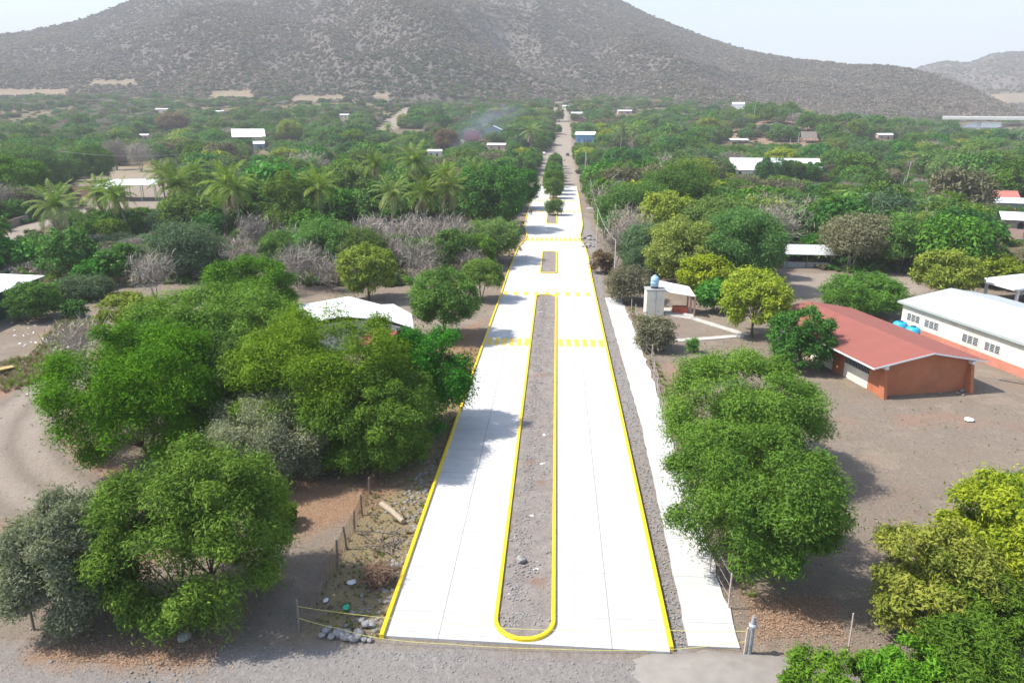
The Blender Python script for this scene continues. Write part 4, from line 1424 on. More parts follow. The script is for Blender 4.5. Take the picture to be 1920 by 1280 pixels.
far_hut("canopy_shelter", "large flat white canopy on thin posts behind the palms on the left", "canopy", 241, 377, 100, 13, 347, 337, 8, 'mono', roofm=WHITE_ROOF, openw=1, over=0.5)
for i, (px, py, w__, lab) in enumerate(((303, 211, 14, "tiny white flat roof among green trees near the brown foothill fields"), (270, 262, 7, "tiny pale house in front of the bare grey trees on the left"), (815, 294, 9, "tiny white roof under trees behind the tall palms"), (930, 281, 13, "low white-roofed shed in the trees below the smoke"), (645, 222, 10, "tiny white roof at the top of the wood, left of the sandy track"), (1172, 214, 16, "long low pale roof among trees right of the grey slab-roofed house"), (1060, 205, 8, "small pale roof beside the very end of the far dirt road"), (1660, 262, 12, "small pale roof among brown trees before the hill on the right"), (409, 215, 12, "tiny dark shed with pale roof at the foothill edge of the wood"))):
    hut("house", lab, "house", px, py, w__, 6, 3.4, R_(rng.uniform(-15, 15)), 'side', PINK if i % 2 else CREAM, WHITE_ROOF, rise=1.0, windows=2)

# brick wall with scalloped top, gate piers and low wall on the left
bw = thing("brick_wall", "brown brick yard wall with scalloped top behind the parked pickup", "wall")
g0 = G(92, 366); g1 = G(183, 372)
dW = (g1 - g0); nseg = 4
m_ = MB()
hW = 4.3
pts = []
for i in range(81):
    f = i / 80
    ph_ = (f * nseg) % 1
    dip = 0.9 * math.sqrt(max(0, 1 - ((ph_ - 0.6) / 0.26) ** 2)) if abs(ph_ - 0.6) < 0.26 else 0
    p = g0 + dW * f
    pts.append((p, hW - dip))
for (p, h0), (q, h1) in zip(pts[:-1], pts[1:]):
    m_.add([(p.x, p.y, -0.3), (q.x, q.y, -0.3), (q.x, q.y, h1), (p.x, p.y, h0), (p.x, p.y + 0.35, -0.3), (q.x, q.y + 0.35, -0.3), (q.x, q.y + 0.35, h1), (p.x, p.y + 0.35, h0)], [(0, 1, 2, 3), (5, 4, 7, 6), (3, 2, 6, 7)])
m_.build("wall", BRICK, bw)
lwall = thing("brick_wall", "low broken grey brick wall along the pale track at the left edge", "wall")
gs = [G(0, 431), G(27, 424), G(52, 417), (G(80, 393))]
m_ = MB()
for i, (a_, b_) in enumerate(zip(gs[:-1], gs[1:])):
    t_ = (b_ - a_).normalized(); n_ = Vector((t_.y, -t_.x, 0)) * 0.15
    h_ = (1.7, 1.9, 2.6)[i]
    m_.slab([(p.x, p.y, p.z + h_) for p in (a_ + n_, b_ + n_, b_ - n_, a_ - n_)], h_ + 0.4)
m_.build("wall", plain("grey_brick", (0.25, 0.19, 0.165), 0.9, 0.3, 3, grime=0.3), lwall)
for px, py, tpy, lab in ((150, 383, 364, "brick gate pier with square cap in front of the scalloped wall"), (118, 385, 368, "brick gate pier nearest the parked pickup")):
    g = G(px, py)
    t = thing("gate_pier", lab, "pier", g)
    h_ = height_at(g, tpy)
    MB().box(-0.6, 0.6, -0.6, 0.6, -0.3, h_).build("shaft", BRICK, t)
    MB().box(-0.7, 0.7, -0.7, 0.7, h_ + 0.002, h_ + 0.2).build("cap", GREYP, t)

# bridge and river far right
g0 = G(1785, 224.5); dR = 800
def at_range(px, py, dist):
    r = ray(px, py); k = dist / math.hypot(r[0], r[1])
    return Vector((r[0] * k, r[1] * k, CAM_H + r[2] * k))
b0 = at_range(1780, 220, 880); b1 = at_range(1905, 221, 880)
br = thing("bridge", "pale concrete road bridge on slender pier over the river", "bridge", (0, 0, 0))
tB = (b1 - b0).normalized(); nB = Vector((tB.y, -tB.x, 0)) * 4.5
b1 = b0 + tB * 125; b0 = b0 - tB * 6
m_ = MB().slab([b0 + nB, b1 + nB, b1 - nB, b0 - nB], 2.2)
m_.build("deck", plain("bridge_concrete", (0.45, 0.45, 0.43), 0.85, 0.12, 0.3), br)
m_ = MB()
for s in (1, -1):
    n_ = nB * s * 0.97
    m_.slab([b0 + n_ + Vector((0, 0, 1.1)), b1 + n_ + Vector((0, 0, 1.1)), b1 + n_ * 0.95 + Vector((0, 0, 1.1)), b0 + n_ * 0.95 + Vector((0, 0, 1.1))], 0.9)
m_.build("parapet", WHITEP, br)
pp = at_range(1838, 224, 880)
m_ = MB().tube([(pp.x, pp.y, pp.z - 22), (pp.x, pp.y, pp.z - 0.6)], [1.5, 1.5], 12)
m_.build("pier", WHITEP, br)
wm_, tr, b = new_mat("river_water")
setv(b, 0.12, 0.5); b.inputs["Base Color"].default_value = (0.10, 0.16, 0.20, 1)
bump(tr, b, noise(tr, geoco(tr), 0.6, 4), 0.2, 0.1)
m_ = MB(); vs = []; fs = []
rows_ = [(231.0, 1826, 1925), (233.5, 1815, 1912), (236, 1806, 1900), (238.5, 1802, 1885), (241, 1806, 1868)]
for ry, xa, xb in rows_:
    for k in range(7):
        p = G(xa + (xb - xa) * k / 6, ry)
        vs.append((p.x, p.y, p.z + 0.6))
for i in range(len(rows_) - 1):
    for k in range(6):
        fs.append((i * 7 + k, (i + 1) * 7 + k, (i + 1) * 7 + k + 1, i * 7 + k + 1))
m_.add(vs, fs)
tag(m_.build("river_water", wm_), kind="structure")

# ------------------------------------------------------------------ trees and shrubs that can be told apart
P_ = plant
# near left
P_("tree", 'neem', "bright green feathery tree in the front left corner by the dirt entrance", "tree", 362, 1130, 848, 345, cov=1.0, skirt=0.0)
P_("shrub", 'grey', "tall grey-green shrub left of the bright feathery tree in the front corner", "shrub", 132, 1150, 930, 215, skirt=0.0, cov=1.8)
P_("shrub", 'grey', "rounded grey-green shrub under the big dark green trees beside the road", "shrub", 510, 880, 748, 240, skirt=0.0, cov=1.3)
G_ = "big green trees massed left of the road"
P_("tree", 'neem', "broad green tree at the left end of the tree mass beside the curved track", "tree", 262, 850, 628, 340, G_, skirt=0.0)
P_("tree", 'neem', "tall green tree at the middle back of the big tree mass", "tree", 395, 740, 540, 330, G_, skirt=0.05)
P_("tree", 'neem', "green tree at the rear tip of the big tree mass", "tree", 465, 620, 483, 160, G_, skirt=0.05)
P_("tree", 'neem', "big green tree standing directly in front of the white-roofed house", "tree", 600, 830, 585, 310, G_, skirt=0.0)
P_("tree", 'neem', "dark green tree in front of the house, above the dry fenced plot", "tree", 685, 860, 680, 260, G_, skirt=0.0)
P_("tree", 'neem', "green tree filling the centre of the big tree mass above the rounded grey shrub", "tree", 450, 810, 630, 270, G_, skirt=0.0)
P_("tree", 'mango', "dark glossy tree at the road edge whose shade falls across the left lane", "tree", 800, 800, 612, 165, G_, skirt=0.0)
P_("tree", 'neem', "green tree filling the gap at the left of the mass, above the black tyre", "tree", 345, 790, 600, 230, G_, skirt=0.2)
P_("tree", 'neem', "green tree joining the two halves of the mass, left of the house roof", "tree", 505, 760, 575, 200, G_, skirt=0.1)
P_("tree", 'yellow', "small yellow-green tree in the lit patch of the mass just below the porch roof", "tree", 775, 720, 640, 85, G_)
P_("tree", 'olive', "yellowish loose-leaved tree behind the big tree mass on the left", "tree", 248, 645, 548, 125)
P_("shrub", 'mango', "dark shrub cut by the left edge at the bottom of the view", "shrub", -4, 1125, 1040, 70)
P_("shrub", 'neem', "low bright green shrub in shade right of the front feathery tree", "shrub", 525, 985, 940, 62, skirt=0.0)
# middle left
P_("tree", 'mango', "dark round tree right of the green-walled shed on the left", "tree", 122, 528, 432, 106)
P_("tree", 'mango', "small dark tree with tiered leaves just right of the dark round tree", "tree", 222, 532, 458, 72)
P_("shrub", 'bright', "leafy green shrub between the two dark trees near the green-walled shed", "shrub", 170, 540, 488, 62)
P_("tree", 'blue', "pale blue-green airy tree in the brown scrub left of the palm trunks", "tree", 352, 520, 415, 138)
P_("tree", 'mesq', "feathery green tree against the green wall of the shed", "tree", 62, 598, 532, 92, skirt=0.05)
P_("shrub", 'blue', "grey-green flat shrub behind the dirt yard at the shed corner", "shrub", 150, 560, 524, 118, skirt=0.0)
P_("shrub", 'mango', "small dark round bush on the rubbish-strewn ground left", "shrub", 138, 598, 566, 48, skirt=0.0)
P_("shrub", 'bright', "bright low bushes beside the pale track at the left edge", "shrub", 35, 505, 455, 95, skirt=0.0)
P_("tree", 'yellow', "yellow-green rounded tree just behind the white-roofed house", "tree", 690, 562, 462, 110)
P_("tree", 'neem', "leafy green tree between the white-roofed house and the road", "tree", 832, 632, 508, 130)
P_("tree", 'mesq', "small feathery flat-topped tree at the road edge by the second crossing", "tree", 905, 562, 488, 86, skirt=0.3)
P_("tree", 'mesq', "dull olive tree leaning over the left kerb near the short median island", "tree", 922, 490, 415, 112, skirt=0.2)
P_("tree", 'mango', "large dense tree at the left roadside before the seated people", "tree", 925, 432, 308, 125)
P_("tree", 'mango', "dark tree at the left roadside beyond the large dense one", "tree", 972, 392, 318, 75)
P_("tree", 'neem', "tall upright green tree right of the leaning palm trunks", "tree", 545, 455, 312, 92, skirt=0.05)
P_("tree", 'bright', "bushy green tree at the foot of the tall upright tree", "tree", 580, 468, 400, 70, skirt=0.05)
P_("tree", 'bright', "small bright green tree below the two crossed palms on the left", "tree", 395, 455, 398, 62, skirt=0.05)
BG = "bare grey trees in the brown scrub"
for px, py, ty, wp, lab in ((560, 540, 462, 120, "bare grey spreading tree right of the big tree mass's rear tip"), (640, 500, 436, 95, "bare grey-brown tree left of the yellow-green rounded tree"), (700, 478, 412, 85, "bare pale tree below the tallest palms"), (770, 470, 405, 95, "bare brown tree in the scrub between the palms and the road"), (842, 500, 408, 100, "bare grey tree with a pale stump in the scrub beside the road"), (790, 520, 455, 90, "low bare brown tree behind the leafy tree next to the house"), (285, 560, 470, 90, "bare thorny tree in the scrub left of the pale blue-green airy tree"), (480, 470, 410, 80, "bare tree under the leaning palm trunks"), (150, 690, 600, 110, "bare white-twigged bush covered in litter beside the curved dirt track"), (1155, 500, 425, 75, "bare grey tree beside the light pole right of the road"), (690, 300, 283, 40, "bare tree among green crowns left of the tall palms")):
    P_("bare_tree", 'bare', lab, "bare tree", px, py, ty, wp, BG)
for px, py, ty, wp in ((590, 500, 440, 75), (665, 530, 470, 70), (735, 512, 445, 80), (812, 470, 418, 75), (868, 478, 430, 70), (800, 545, 492, 70), (882, 520, 470, 60), (545, 488, 430, 70), (620, 545, 490, 75), (450, 520, 455, 80), (520, 555, 500, 80), (690, 455, 412, 70)):
    P_("bare_tree", 'bare', "leafless grey-brown tree in the thicket between the palm row, the house and the road", "bare tree", px, py, ty, wp, "leafless trees of the roadside thicket")
for px, py, ty, wp, lab in ((215, 318, 262, 46, "bare grey tree in the dry field behind the white canopy, left one of two"), (262, 322, 268, 48, "bare grey tree in the dry field behind the white canopy, right one of two")):
    P_("bare_tree", 'bare', lab, "bare tree", px, py, ty, wp, BG, cov=1.6)
# right side
P_("tree", 'neem', "big rounded green tree nearest the pavement end, in front of the school yard", "tree", 1412, 1068, 800, 318, skirt=0.07)
P_("tree", 'neem', "big green tree right behind the one nearest the pavement end", "tree", 1400, 885, 672, 305, skirt=0.08)
P_("tree", 'mango', "round dark green tree standing at the left wall of the red-roofed classroom", "tree", 1505, 692, 582, 118, skirt=0.05)
P_("tree", 'yellow', "yellow-green tree left of the red roof beside the pale walk", "tree", 1418, 632, 503, 132)
P_("tree", 'bright', "small vivid green tree at the right end of the open lean-to shelter", "tree", 1342, 585, 528, 76)
P_("tree", 'olive', "yellow-leaved spreading tree behind the open lean-to shelter", "tree", 1290, 535, 415, 150)
P_("tree", 'mesq', "wide olive-green tree between the yellow spreading tree and the farm shed", "tree", 1395, 545, 398, 150)
P_("tree", 'yellow', "yellowish low tree directly above the vivid green tree by the shelter", "tree", 1320, 560, 480, 95)
P_("shrub", 'dry', "olive shrub growing through the post fence beside the pavement", "shrub", 1226, 655, 592, 76, skirt=0.05)
P_("shrub", 'dry', "thin brownish-green shrub at the far end of the pavement", "shrub", 1178, 566, 500, 92)
P_("tree", 'blue', "blue-green feathery tree behind the light pole right of the road", "tree", 1206, 505, 422, 88)
P_("shrub", 'rust', "rusty brown dry bush at the right kerb opposite the short median island", "shrub", 1130, 512, 472, 48, skirt=0.0)
P_("shrub", 'mesq', "small green shrub on the bare yard between the pale walk and the big green trees", "shrub", 1297, 660, 634, 24, skirt=0.0)
P_("tree", 'mesq', "dark olive spreading tree between the red roof and the long pale roof", "tree", 1620, 592, 520, 148, skirt=0.12)
P_("tree", 'yellow', "yellow-green bushy tree behind the far corner of the long pale roof", "tree", 1778, 562, 474, 115)
P_("tree", 'yellow', "yellow-green bushy tree just behind the open white canopy", "tree", 1872, 538, 486, 105)
P_("tree", 'olive', "yellow-green bush left of the canopy post, over the long pale roof", "tree", 1822, 533, 478, 70)
P_("tree", 'dry', "tall thin-leaved brownish tree beside the farm shed", "tree", 1600, 508, 405, 115, skirt=0.28, cov=0.6)
P_("tree", 'mesq', "light green upright tree at the right end of the pale court", "tree", 1698, 512, 402, 95)
P_("tree", 'bright', "vivid green tree rising behind the farm shed roof", "tree", 1512, 470, 392, 82)
P_("tree", 'mesq', "big drooping olive tree right of the road at the street-light pole", "tree", 1190, 445, 345, 140)
P_("tree", 'mesq', "big rounded olive tree behind the drooping one right of the road", "tree", 1265, 430, 305, 140)
P_("tree", 'mango', "dark flat-crowned tree at the right roadside where the concrete ends", "tree", 1130, 352, 318, 80, skirt=0.3)
P_("tree", 'mango', "dense dark tree right of the far dirt road below the blue-walled house", "tree", 1165, 345, 278, 80)
# bottom right corner
P_("tree", 'yellow', "olive-yellow tree in the bottom right part of the school yard", "tree", 1752, 1185, 985, 235, skirt=0.02)
P_("tree", 'yellow', "bright yellow-green tree at the right edge, beyond the olive-yellow one", "tree", 1895, 1130, 890, 230, skirt=0.02)
P_("tree", 'neem', "green treetop at the right edge rising behind the bright yellow-green tree", "tree", 1930, 1010, 885, 110)
P_("tree", 'neem', "feathery green young tree right of the olive-yellow tree in the bottom right", "tree", 1840, 1235, 1075, 170, skirt=0.1)
P_("shrub", 'neem', "feathery green shrub at the bottom edge beside the pale sand heap", "shrub", 1568, 1345, 1230, 185, skirt=0.1)
P_("shrub", 'neem', "small feathery shrub at the bottom edge, right of the one by the sand heap", "shrub", 1705, 1330, 1210, 165, skirt=0.1)
P_("tree", 'neem', "feathery green tree filling the bottom right corner", "tree", 1875, 1345, 1165, 270, skirt=0.1)
# big dark trees at the left
P_("tree", 'mango', "very large dark tree at the left edge beyond the pickup", "tree", 50, 355, 232, 150)
P_("tree", 'mango', "large dark green tree at the left edge in front of the very large dark one", "tree", 18, 395, 298, 130)
P_("tree", 'neem', "round green tree with yellow top standing alone behind the white canopy", "tree", 172, 340, 274, 72, skirt=0.08)
P_("tree", 'yellow', "vivid yellow-green tree right of the white-roofed barn", "tree", 545, 266, 214, 48)
P_("tree", 'rust', "rusty brown rounded tree in the wood beyond the dry field", "tree", 322, 245, 207, 52)
P_("tree", 'rust', "rusty brown tree left of the crimson house", "tree", 838, 282, 243, 46)
for px, wp, ty, lab in ((1447, 60, 299, "dark round tree in front of the long white shed roof, leftmost of three"), (1488, 46, 301, "dark round tree in front of the long white shed roof, middle of three"), (1521, 42, 305, "dark round tree in front of the long white shed roof, right one of three")):
    P_("tree", 'mango', lab, "tree", px, 346, ty, wp, "dark trees before the long white shed")
P_("tree", 'olive', "yellow-topped tree in the woods right of the big rounded olive tree", "tree", 1300, 380, 300, 95)

# trees in the median of the street
MG = "trees along the street median"
P_("tree", 'mesq', "small lone green tree on the short median island nearest the seated people", "tree", 1039, 404, 374, 34, MG, skirt=0.08)
mtree = []
for i in range(12):
    y = 258 + i * 13.5
    x = -1.1 + rng.uniform(-.3, .3)
    z = ztf(x, y)
    if i < 3:
        vm = tree_meshes("median%d" % i, ('neem', 'mesq', 'mango')[i], 500 + i, 3.6, 8.0, 2.2, 1.2, 0.1)
        mtree.append(vm)
    vm = mtree[(0, 0, 1, 0, 2, 1, 0, 0, 2, 1, 0, 1)[i]]
    t = thing("tree", ("first", "second", "third", "fourth", "fifth", "sixth", "seventh", "eighth", "ninth", "tenth", "eleventh", "last")[i] + " tree of the dense median row, counted from the concrete end", "tree", (x, y, z), rng.uniform(0, 6.28), MG)
    link("crown", vm[0], t); link("trunk", vm[1], t)
    s = rng.uniform(0.9, 1.12) * (1.0 if i < 9 else 0.95)
    t.scale = (s, s, s * rng.uniform(0.9, 1.05))
    TREES.append((x, y, 3.6, 8))
for px, py, ty, wp, lab in ((1049, 228, 203, 17, "lone bushy tree standing in the far dirt road"), (1048, 252, 234, 12, "small thin tree in the far dirt road, nearer than the bushy one")):
    P_("tree", 'mesq', lab, "tree", px, py, ty, wp, MG, skirt=0.05)

# coconut palms
PAL = [palm_meshes(s, H=h_, fr=26, flen=4.8, lean=l_) for s, h_, l_ in ((1, 8.0, 0.5), (2, 8.0, 1.3), (3, 8.0, 0.2), (4, 8.0, 0.9))]
PG = "coconut palms left of the street"
PPX = [(348, 425, 372, 105, "palm left of the two crossed palms, its yellowed lower fronds hanging"),
       (425, 448, 372, 115, "palm with curved fallen fronds and pale leaning trunk, beside the upright green tree"),
       (606, 455, 378, 95, "solitary palm right of the tall upright green tree"),
       (737, 455, 388, 82, "palm at the left of the middle cluster above the bare pale tree"),
       (798, 458, 388, 85, "palm in the centre of the middle cluster, low crown over the brown scrub"),
       (856, 455, 378, 88, "palm with pale dry skirt at the right of the middle cluster"),
       (785, 420, 328, 86, "tallest palm, rising behind the middle cluster"),
       (714, 425, 332, 60, "dark palm left of the tallest palm"),
       (893, 430, 345, 52, "slender palm against the large dense roadside tree"),
       (316, 415, 350, 66, "palm just right of the white canopy, behind the yellowed one"),
       (378, 420, 348, 58, "palm half hidden between the two palms right of the canopy"),
       (108, 470, 412, 105, "low broad palm in front of the low grey brick wall"),
       (200, 445, 388, 80, "palm with drooping yellow fronds in front of the grey cottage"),
       (243, 450, 390, 78, "palm with yellow lower fronds just right of the grey cottage"),
       (455, 455, 380, 70, "palm with a bent dead frond, at the right of the crossed palms"),
       (832, 430, 352, 60, "palm peeping between the tallest palm and the large dense tree"),
       (995, 285, 252, 44, "palm beside the left lane of the dirt road"),
       (1163, 285, 247, 34, "palm in the wood right of the blue-walled house, left one of a pair"),
       (1185, 288, 249, 34, "palm in the wood right of the blue-walled house, right one of a pair"),
       (727, 262, 243, 26, "small distant palm left of the sandy track"),
       (1640, 392, 358, 34, "palm in the woods right of the two leaning poles"),
       (1690, 262, 245, 26, "small palm among brown trees at the foot of the hill on the right"),
       (590, 340, 310, 40, "palm top in the wood behind the tall upright green tree")]
for i, (px, py, cyy, wp, lab) in enumerate(PPX):
    g = G(px, py)
    dep = proj(g.x, g.y, g.z + 5)[2]
    H = min(18, height_at(g, cyy - (24 if py > 400 else 4)))
    t = thing("palm_tree", lab, "palm", g, rng.uniform(0, 6.28), PG)
    cme, dme, tme, top = PAL[i % 4]
    sx = wp / 2 * dep / F_PX / 3.9
    c_ = link("crown", cme, t); d_ = link("dry_fronds", dme, t); k_ = link("trunk", tme, t)
    k_.scale = (sx, sx, H / 8.0)
    for o_ in (c_, d_):
        o_.scale = (sx, sx, sx)
        o_.location = (top.x * sx - top.x * sx, top.y * sx - top.y * sx, H - 8.0 * sx)
    TREES.append((g.x, g.y, sx * 3.0, H))

# ------------------------------------------------------------------ the rest of the wood
LIB = {}
for kind, n_ in (('neem', 3), ('mango', 3), ('mesq', 3), ('olive', 1), ('yellow', 1), ('dry', 2), ('bare', 2), ('bright', 1), ('blue', 1)):
    LIB[kind] = [tree_meshes("wood_%s%d" % (kind, i), kind, 900 + i * 31 + len(kind) * 7, 5.0, 8.0, 1.75 if kind != 'bare' else 1.3, 1.0) for i in range(n_)]
FAR = {k: [tree_meshes("far_%s%d" % (k, i), k, 1900 + i * 31 + len(k) * 7, 5.0, 8.0, 3.0 if k != 'bare' else 2.0, 1.0, skirt=0.1) for i in range(min(2, len(LIB[k])))] for k in LIB}

PROT = [  # what shows unhidden, in pixels, and the row of its foot
    (425, 240, 475, 258, 272), (470, 240, 505, 290, 279), (185, 332, 292, 386, 378), (80, 345, 185, 388, 372), (862, 236, 948, 266, 268), (900, 232, 945, 246, 258), (1076, 246, 1116, 266, 269), (1060, 206, 1104, 229, 230),
    (1345, 190, 1400, 272, 269), (1400, 190, 1545, 268, 268), (1378, 296, 1440, 326, 332), (1470, 296, 1530, 308, 332), (1838, 354, 1905, 380, 393), (1895, 370, 1925, 398, 402), (1884, 416, 1925, 455, 456), (1795, 215, 1880, 240, 225), (1455, 462, 1552, 503, 503),
    (1475, 510, 1740, 556, 556), (0, 392, 75, 470, 420), (290, 330, 480, 425, 440), (560, 345, 655, 410, 450), (690, 325, 900, 412, 455), (1685, 300, 1705, 352, 350), (980, 250, 1010, 275, 285), (1150, 245, 1200, 278, 286),
    (296, 205, 312, 211, 211), (262, 255, 280, 262, 262), (796, 284, 835, 294, 294), (915, 275, 950, 281, 281), (1140, 446, 1160, 520, 517), (1110, 388, 1126, 455, 456), (1095, 382, 1112, 402, 400),
    (205, 262, 295, 330, 330), (700, 205, 795, 243, 243), (1640, 255, 1690, 262, 262), (150, 274, 215, 340, 340), (520, 214, 570, 262, 266), (297, 207, 347, 240, 245), (0, 232, 120, 340, 355), (335, 285, 352, 312, 312), (1150, 206, 1190, 214, 214), (638, 216, 655, 222, 222), (815, 243, 862, 275, 282)]
PROT = [(a, b, c, d, G((a + c) / 2, e).length) for a, b, c, d, e in PROT]
prng = np.random.default_rng(42)
cand = []


def free(x, y, R, H, ks=0.8, low=False):
    for (tx, ty_, tR, tH) in TREES:
        dd = math.hypot(x - tx, y - ty_)
        if dd < (tR + R) * 0.62:
            return False
    return True


cells = {}


def free2(x, y, R, f=0.66):
    cx, cyy = int(x // 16), int(y // 16)
    for i in (-1, 0, 1):
        for j_ in (-1, 0, 1):
            for (tx, ty_, tR) in cells.get((cx + i, cyy + j_), ()):
                if math.hypot(x - tx, y - ty_) < (tR + R) * f:
                    return False
    return True


def put(x, y, R):
    cells.setdefault((int(x // 16), int(y // 16)), []).append((x, y, R))


for (x, y, R, H) in TREES:
    put(x, y, R)
CLEAR = [(A_YARD, 3), (A_COURT, 3), (A_CANOPY, 2), (A_CLEAR2, 0), (A_CLEAR3, 4)] + [(a, 5) for a in A_FIELDS]


_bb = {}


def in_poly(x, y, pts):
    b_ = _bb.get(id(pts))
    if b_ is None:
        b_ = _bb[id(pts)] = (min(p[0] for p in pts), max(p[0] for p in pts), min(p[1] for p in pts), max(p[1] for p in pts))
    if x < b_[0] or x > b_[1] or y < b_[2] or y > b_[3]:
        return False
    c = False; n = len(pts); j_ = n - 1
    for i in range(n):
        xi, yi = pts[i]; xj, yj = pts[j_]
        if (yi > y) != (yj > y) and x < (xj - xi) * (y - yi) / (yj - yi) + xi:
            c = not c
        j_ = i
    return c


def seg_d(x, y, pts):
    d = 1e9
    for (ax, ay), (bx, by) in zip(pts[:-1], pts[1:]):
        L = (bx - ax) ** 2 + (by - ay) ** 2 + 1e-9
        t = min(1, max(0, ((x - ax) * (bx - ax) + (y - ay) * (by - ay)) / L))
        d = min(d, math.hypot(x - ax - t * (bx - ax), y - ay - t * (by - ay)))
    return d


def d_near(x, y, pts):
    return abs(x - pts[0][0]) < 80 and abs(y - pts[0][1]) < 80


def allowed(x, y, R, H):
    if y < 118:
        return False
    xc = float(np.interp(y, [118, 300, 480, 560, 700, 930], [-0.5, -0.5, 1, 4.5, 6, 3]))
    if y < 935 and abs(x - xc) < (10.5 if y < 300 else (9.5 if y < 520 else 7.0)) + R * 0.8:
        return False
    for pts in FOOT:
        if in_poly(x, y, pts) or (d_near(x, y, pts) and seg_d(x, y, pts + [pts[0]]) < R * 0.75):
            return False
    for pts, mrg in CLEAR:
        if in_poly(x, y, pts) or (mrg and seg_d(x, y, pts + [pts[0]]) < R * 0.6):
            return False
    if in_poly(x, y, A_BARE) and prng.random() > 0.10:
        return False
    if in_poly(x, y, A_SCRUBL) and (H > 4.5 or prng.random() > 0.8):
        return False
    if seg_d(x, y, T_LEFT2) < 4 + R:
        return False
    z = ztf(x, y)
    d = math.hypot(x, y)
    px, py, dep = proj(x, y, z)
    pt = proj(x, y, z + H)[1]
    wpx = R * F_PX / dep * 0.85
    if dep > 0:
        for (x0, y0, x1, y1, dd) in PROT:
            if d < dd + 2 and px + wpx > x0 and px - wpx < x1 and pt < y1 and py > y0:
                return False
    return True


def pick_kind(x, y):
    d = math.hypot(x, y)
    n = float(vnoise(np.array(x / 45.0), np.array(y / 45.0), 77, 2))
    dryness = np.clip((d - (480 if x < -150 else 560)) / 380, 0, 1) + 0.2 * n
    u = prng.random()
    if u < 0.14 + 0.42 * max(0, dryness):
        return 'dry' if prng.random() < 0.6 else 'bare'
    if x > 20:
        w_ = {'neem': .26, 'mango': .22, 'mesq': .36, 'olive': .06, 'yellow': .03, 'bright': .04, 'blue': .07, 'dry': .03}
    else:
        w_ = {'neem': .26, 'mango': .30, 'mesq': .26, 'olive': .03, 'yellow': .03, 'bright': .06, 'blue': .06, 'dry': .05}
    if n > 0.15:
        w_['mango'] *= 1.8
    elif n < -0.15:
        w_['mesq'] *= 1.8
    ks = list(w_); p = np.array([w_[k] for k in ks]); p /= p.sum()
    return ks[int(prng.choice(len(ks), p=p))]


WOODS = []
for it in range(75000):
    # denser sampling near the camera: uniform in the picture's depth
    d = 118 * (1250 / 118) ** (prng.random() ** 0.62)
    a = YAW * -1 + (prng.random() * 2 - 1) * R_(42)
    x = d * math.sin(a); y = d * math.cos(a)
    big = prng.random()
    R = 3.2 + 5.8 * big ** 1.6
    H = min(15.5, R * prng.uniform(1.05, 1.75) + 1.5)
    if d > 170 and float(vnoise(np.array(x / 55.0), np.array(y / 75.0), 123, 2)) < -0.30:
        if prng.random() < 0.75:
            continue
        R = prng.uniform(2, 3.4); H = R * prng.uniform(0.9, 1.3)
    if in_poly(x, y, A_SCRUBL):
        R = prng.uniform(1.2, 2.7); H = R * prng.uniform(1.0, 1.5)
    if d > 850:
        R *= 0.7; H *= 0.5
    if not free2(x, y, R, 0.54):
        continue
    if not allowed(x, y, R, H):
        continue
    k = pick_kind(x, y)
    if in_poly(x, y, A_SCRUBL):
        k = ('bare', 'dry', 'mesq', 'bare', 'bare', 'blue', 'bare')[int(prng.integers(7))]
    if k in ('dry', 'bare') and d > 400:
        H *= 0.75
    put(x, y, R)
    WOODS.append((d, x, y, R, H, k))
WOODS.sort()
inview = []
for q in WOODS:
    px, py, dep = proj(q[1], q[2], ztf(q[1], q[2]) + q[4] * 0.6)
    q_in = -60 < px < 1980
    inview.append(q_in)
print("wood:", len(WOODS))

# names for where a tree stands: the nearest thing one can find
LANDMARK = [("the white canopy on the left", 240, 345), ("the white-roofed barn", 463, 252), ("the crimson house", 885, 250), ("the blue-walled house", 1097, 257), ("the grey slab-roofed house", 1082, 215),
            ("the tallest palm", 785, 330), ("the crossed palms", 400, 350), ("the solitary palm", 606, 375), ("the middle palm cluster", 790, 385), ("the very large dark tree", 50, 290), ("the lone round tree", 172, 310),
            ("the long white shed roof", 1450, 305), ("the bare slope", 1440, 245), ("the two leaning poles", 1695, 325), ("the salmon-roofed house", 1870, 370), ("the pink two-storey house", 1905, 430), ("the bridge", 1835, 225),
            ("the farm shed", 1505, 480), ("the big rounded olive tree", 1265, 360), ("the street median row", 1040, 320), ("the street-light pole", 1119, 420), ("the pickup", 103, 367), ("the green-walled shed", 40, 540),
            ("the rusty brown tree", 322, 225), ("the vivid yellow-green tree", 545, 240), ("the thatched hut", 1515, 250), ("the tall upright tree", 545, 370), ("the large dense roadside tree", 930, 370), ("the pale court", 1610, 530), ("the drooping olive tree", 1190, 400)]
KLAB = {'neem': "leafy green tree", 'mango': "dark dense tree", 'mesq': "feathery olive tree", 'olive': "yellowish-olive tree", 'yellow': "yellow-green tree", 'dry': "brown dry tree", 'bare': "bare grey tree", 'bright': "bright green tree", 'blue': "blue-green airy tree"}
ORD = ["", "second ", "third ", "fourth ", "fifth ", "sixth ", "seventh ", "eighth ", "ninth ", "tenth "]
used = {}
N_IND = 190
ind = [q for q, v_ in zip(WOODS, inview) if v_][:N_IND]
ind_set = set(id(q) for q in ind)
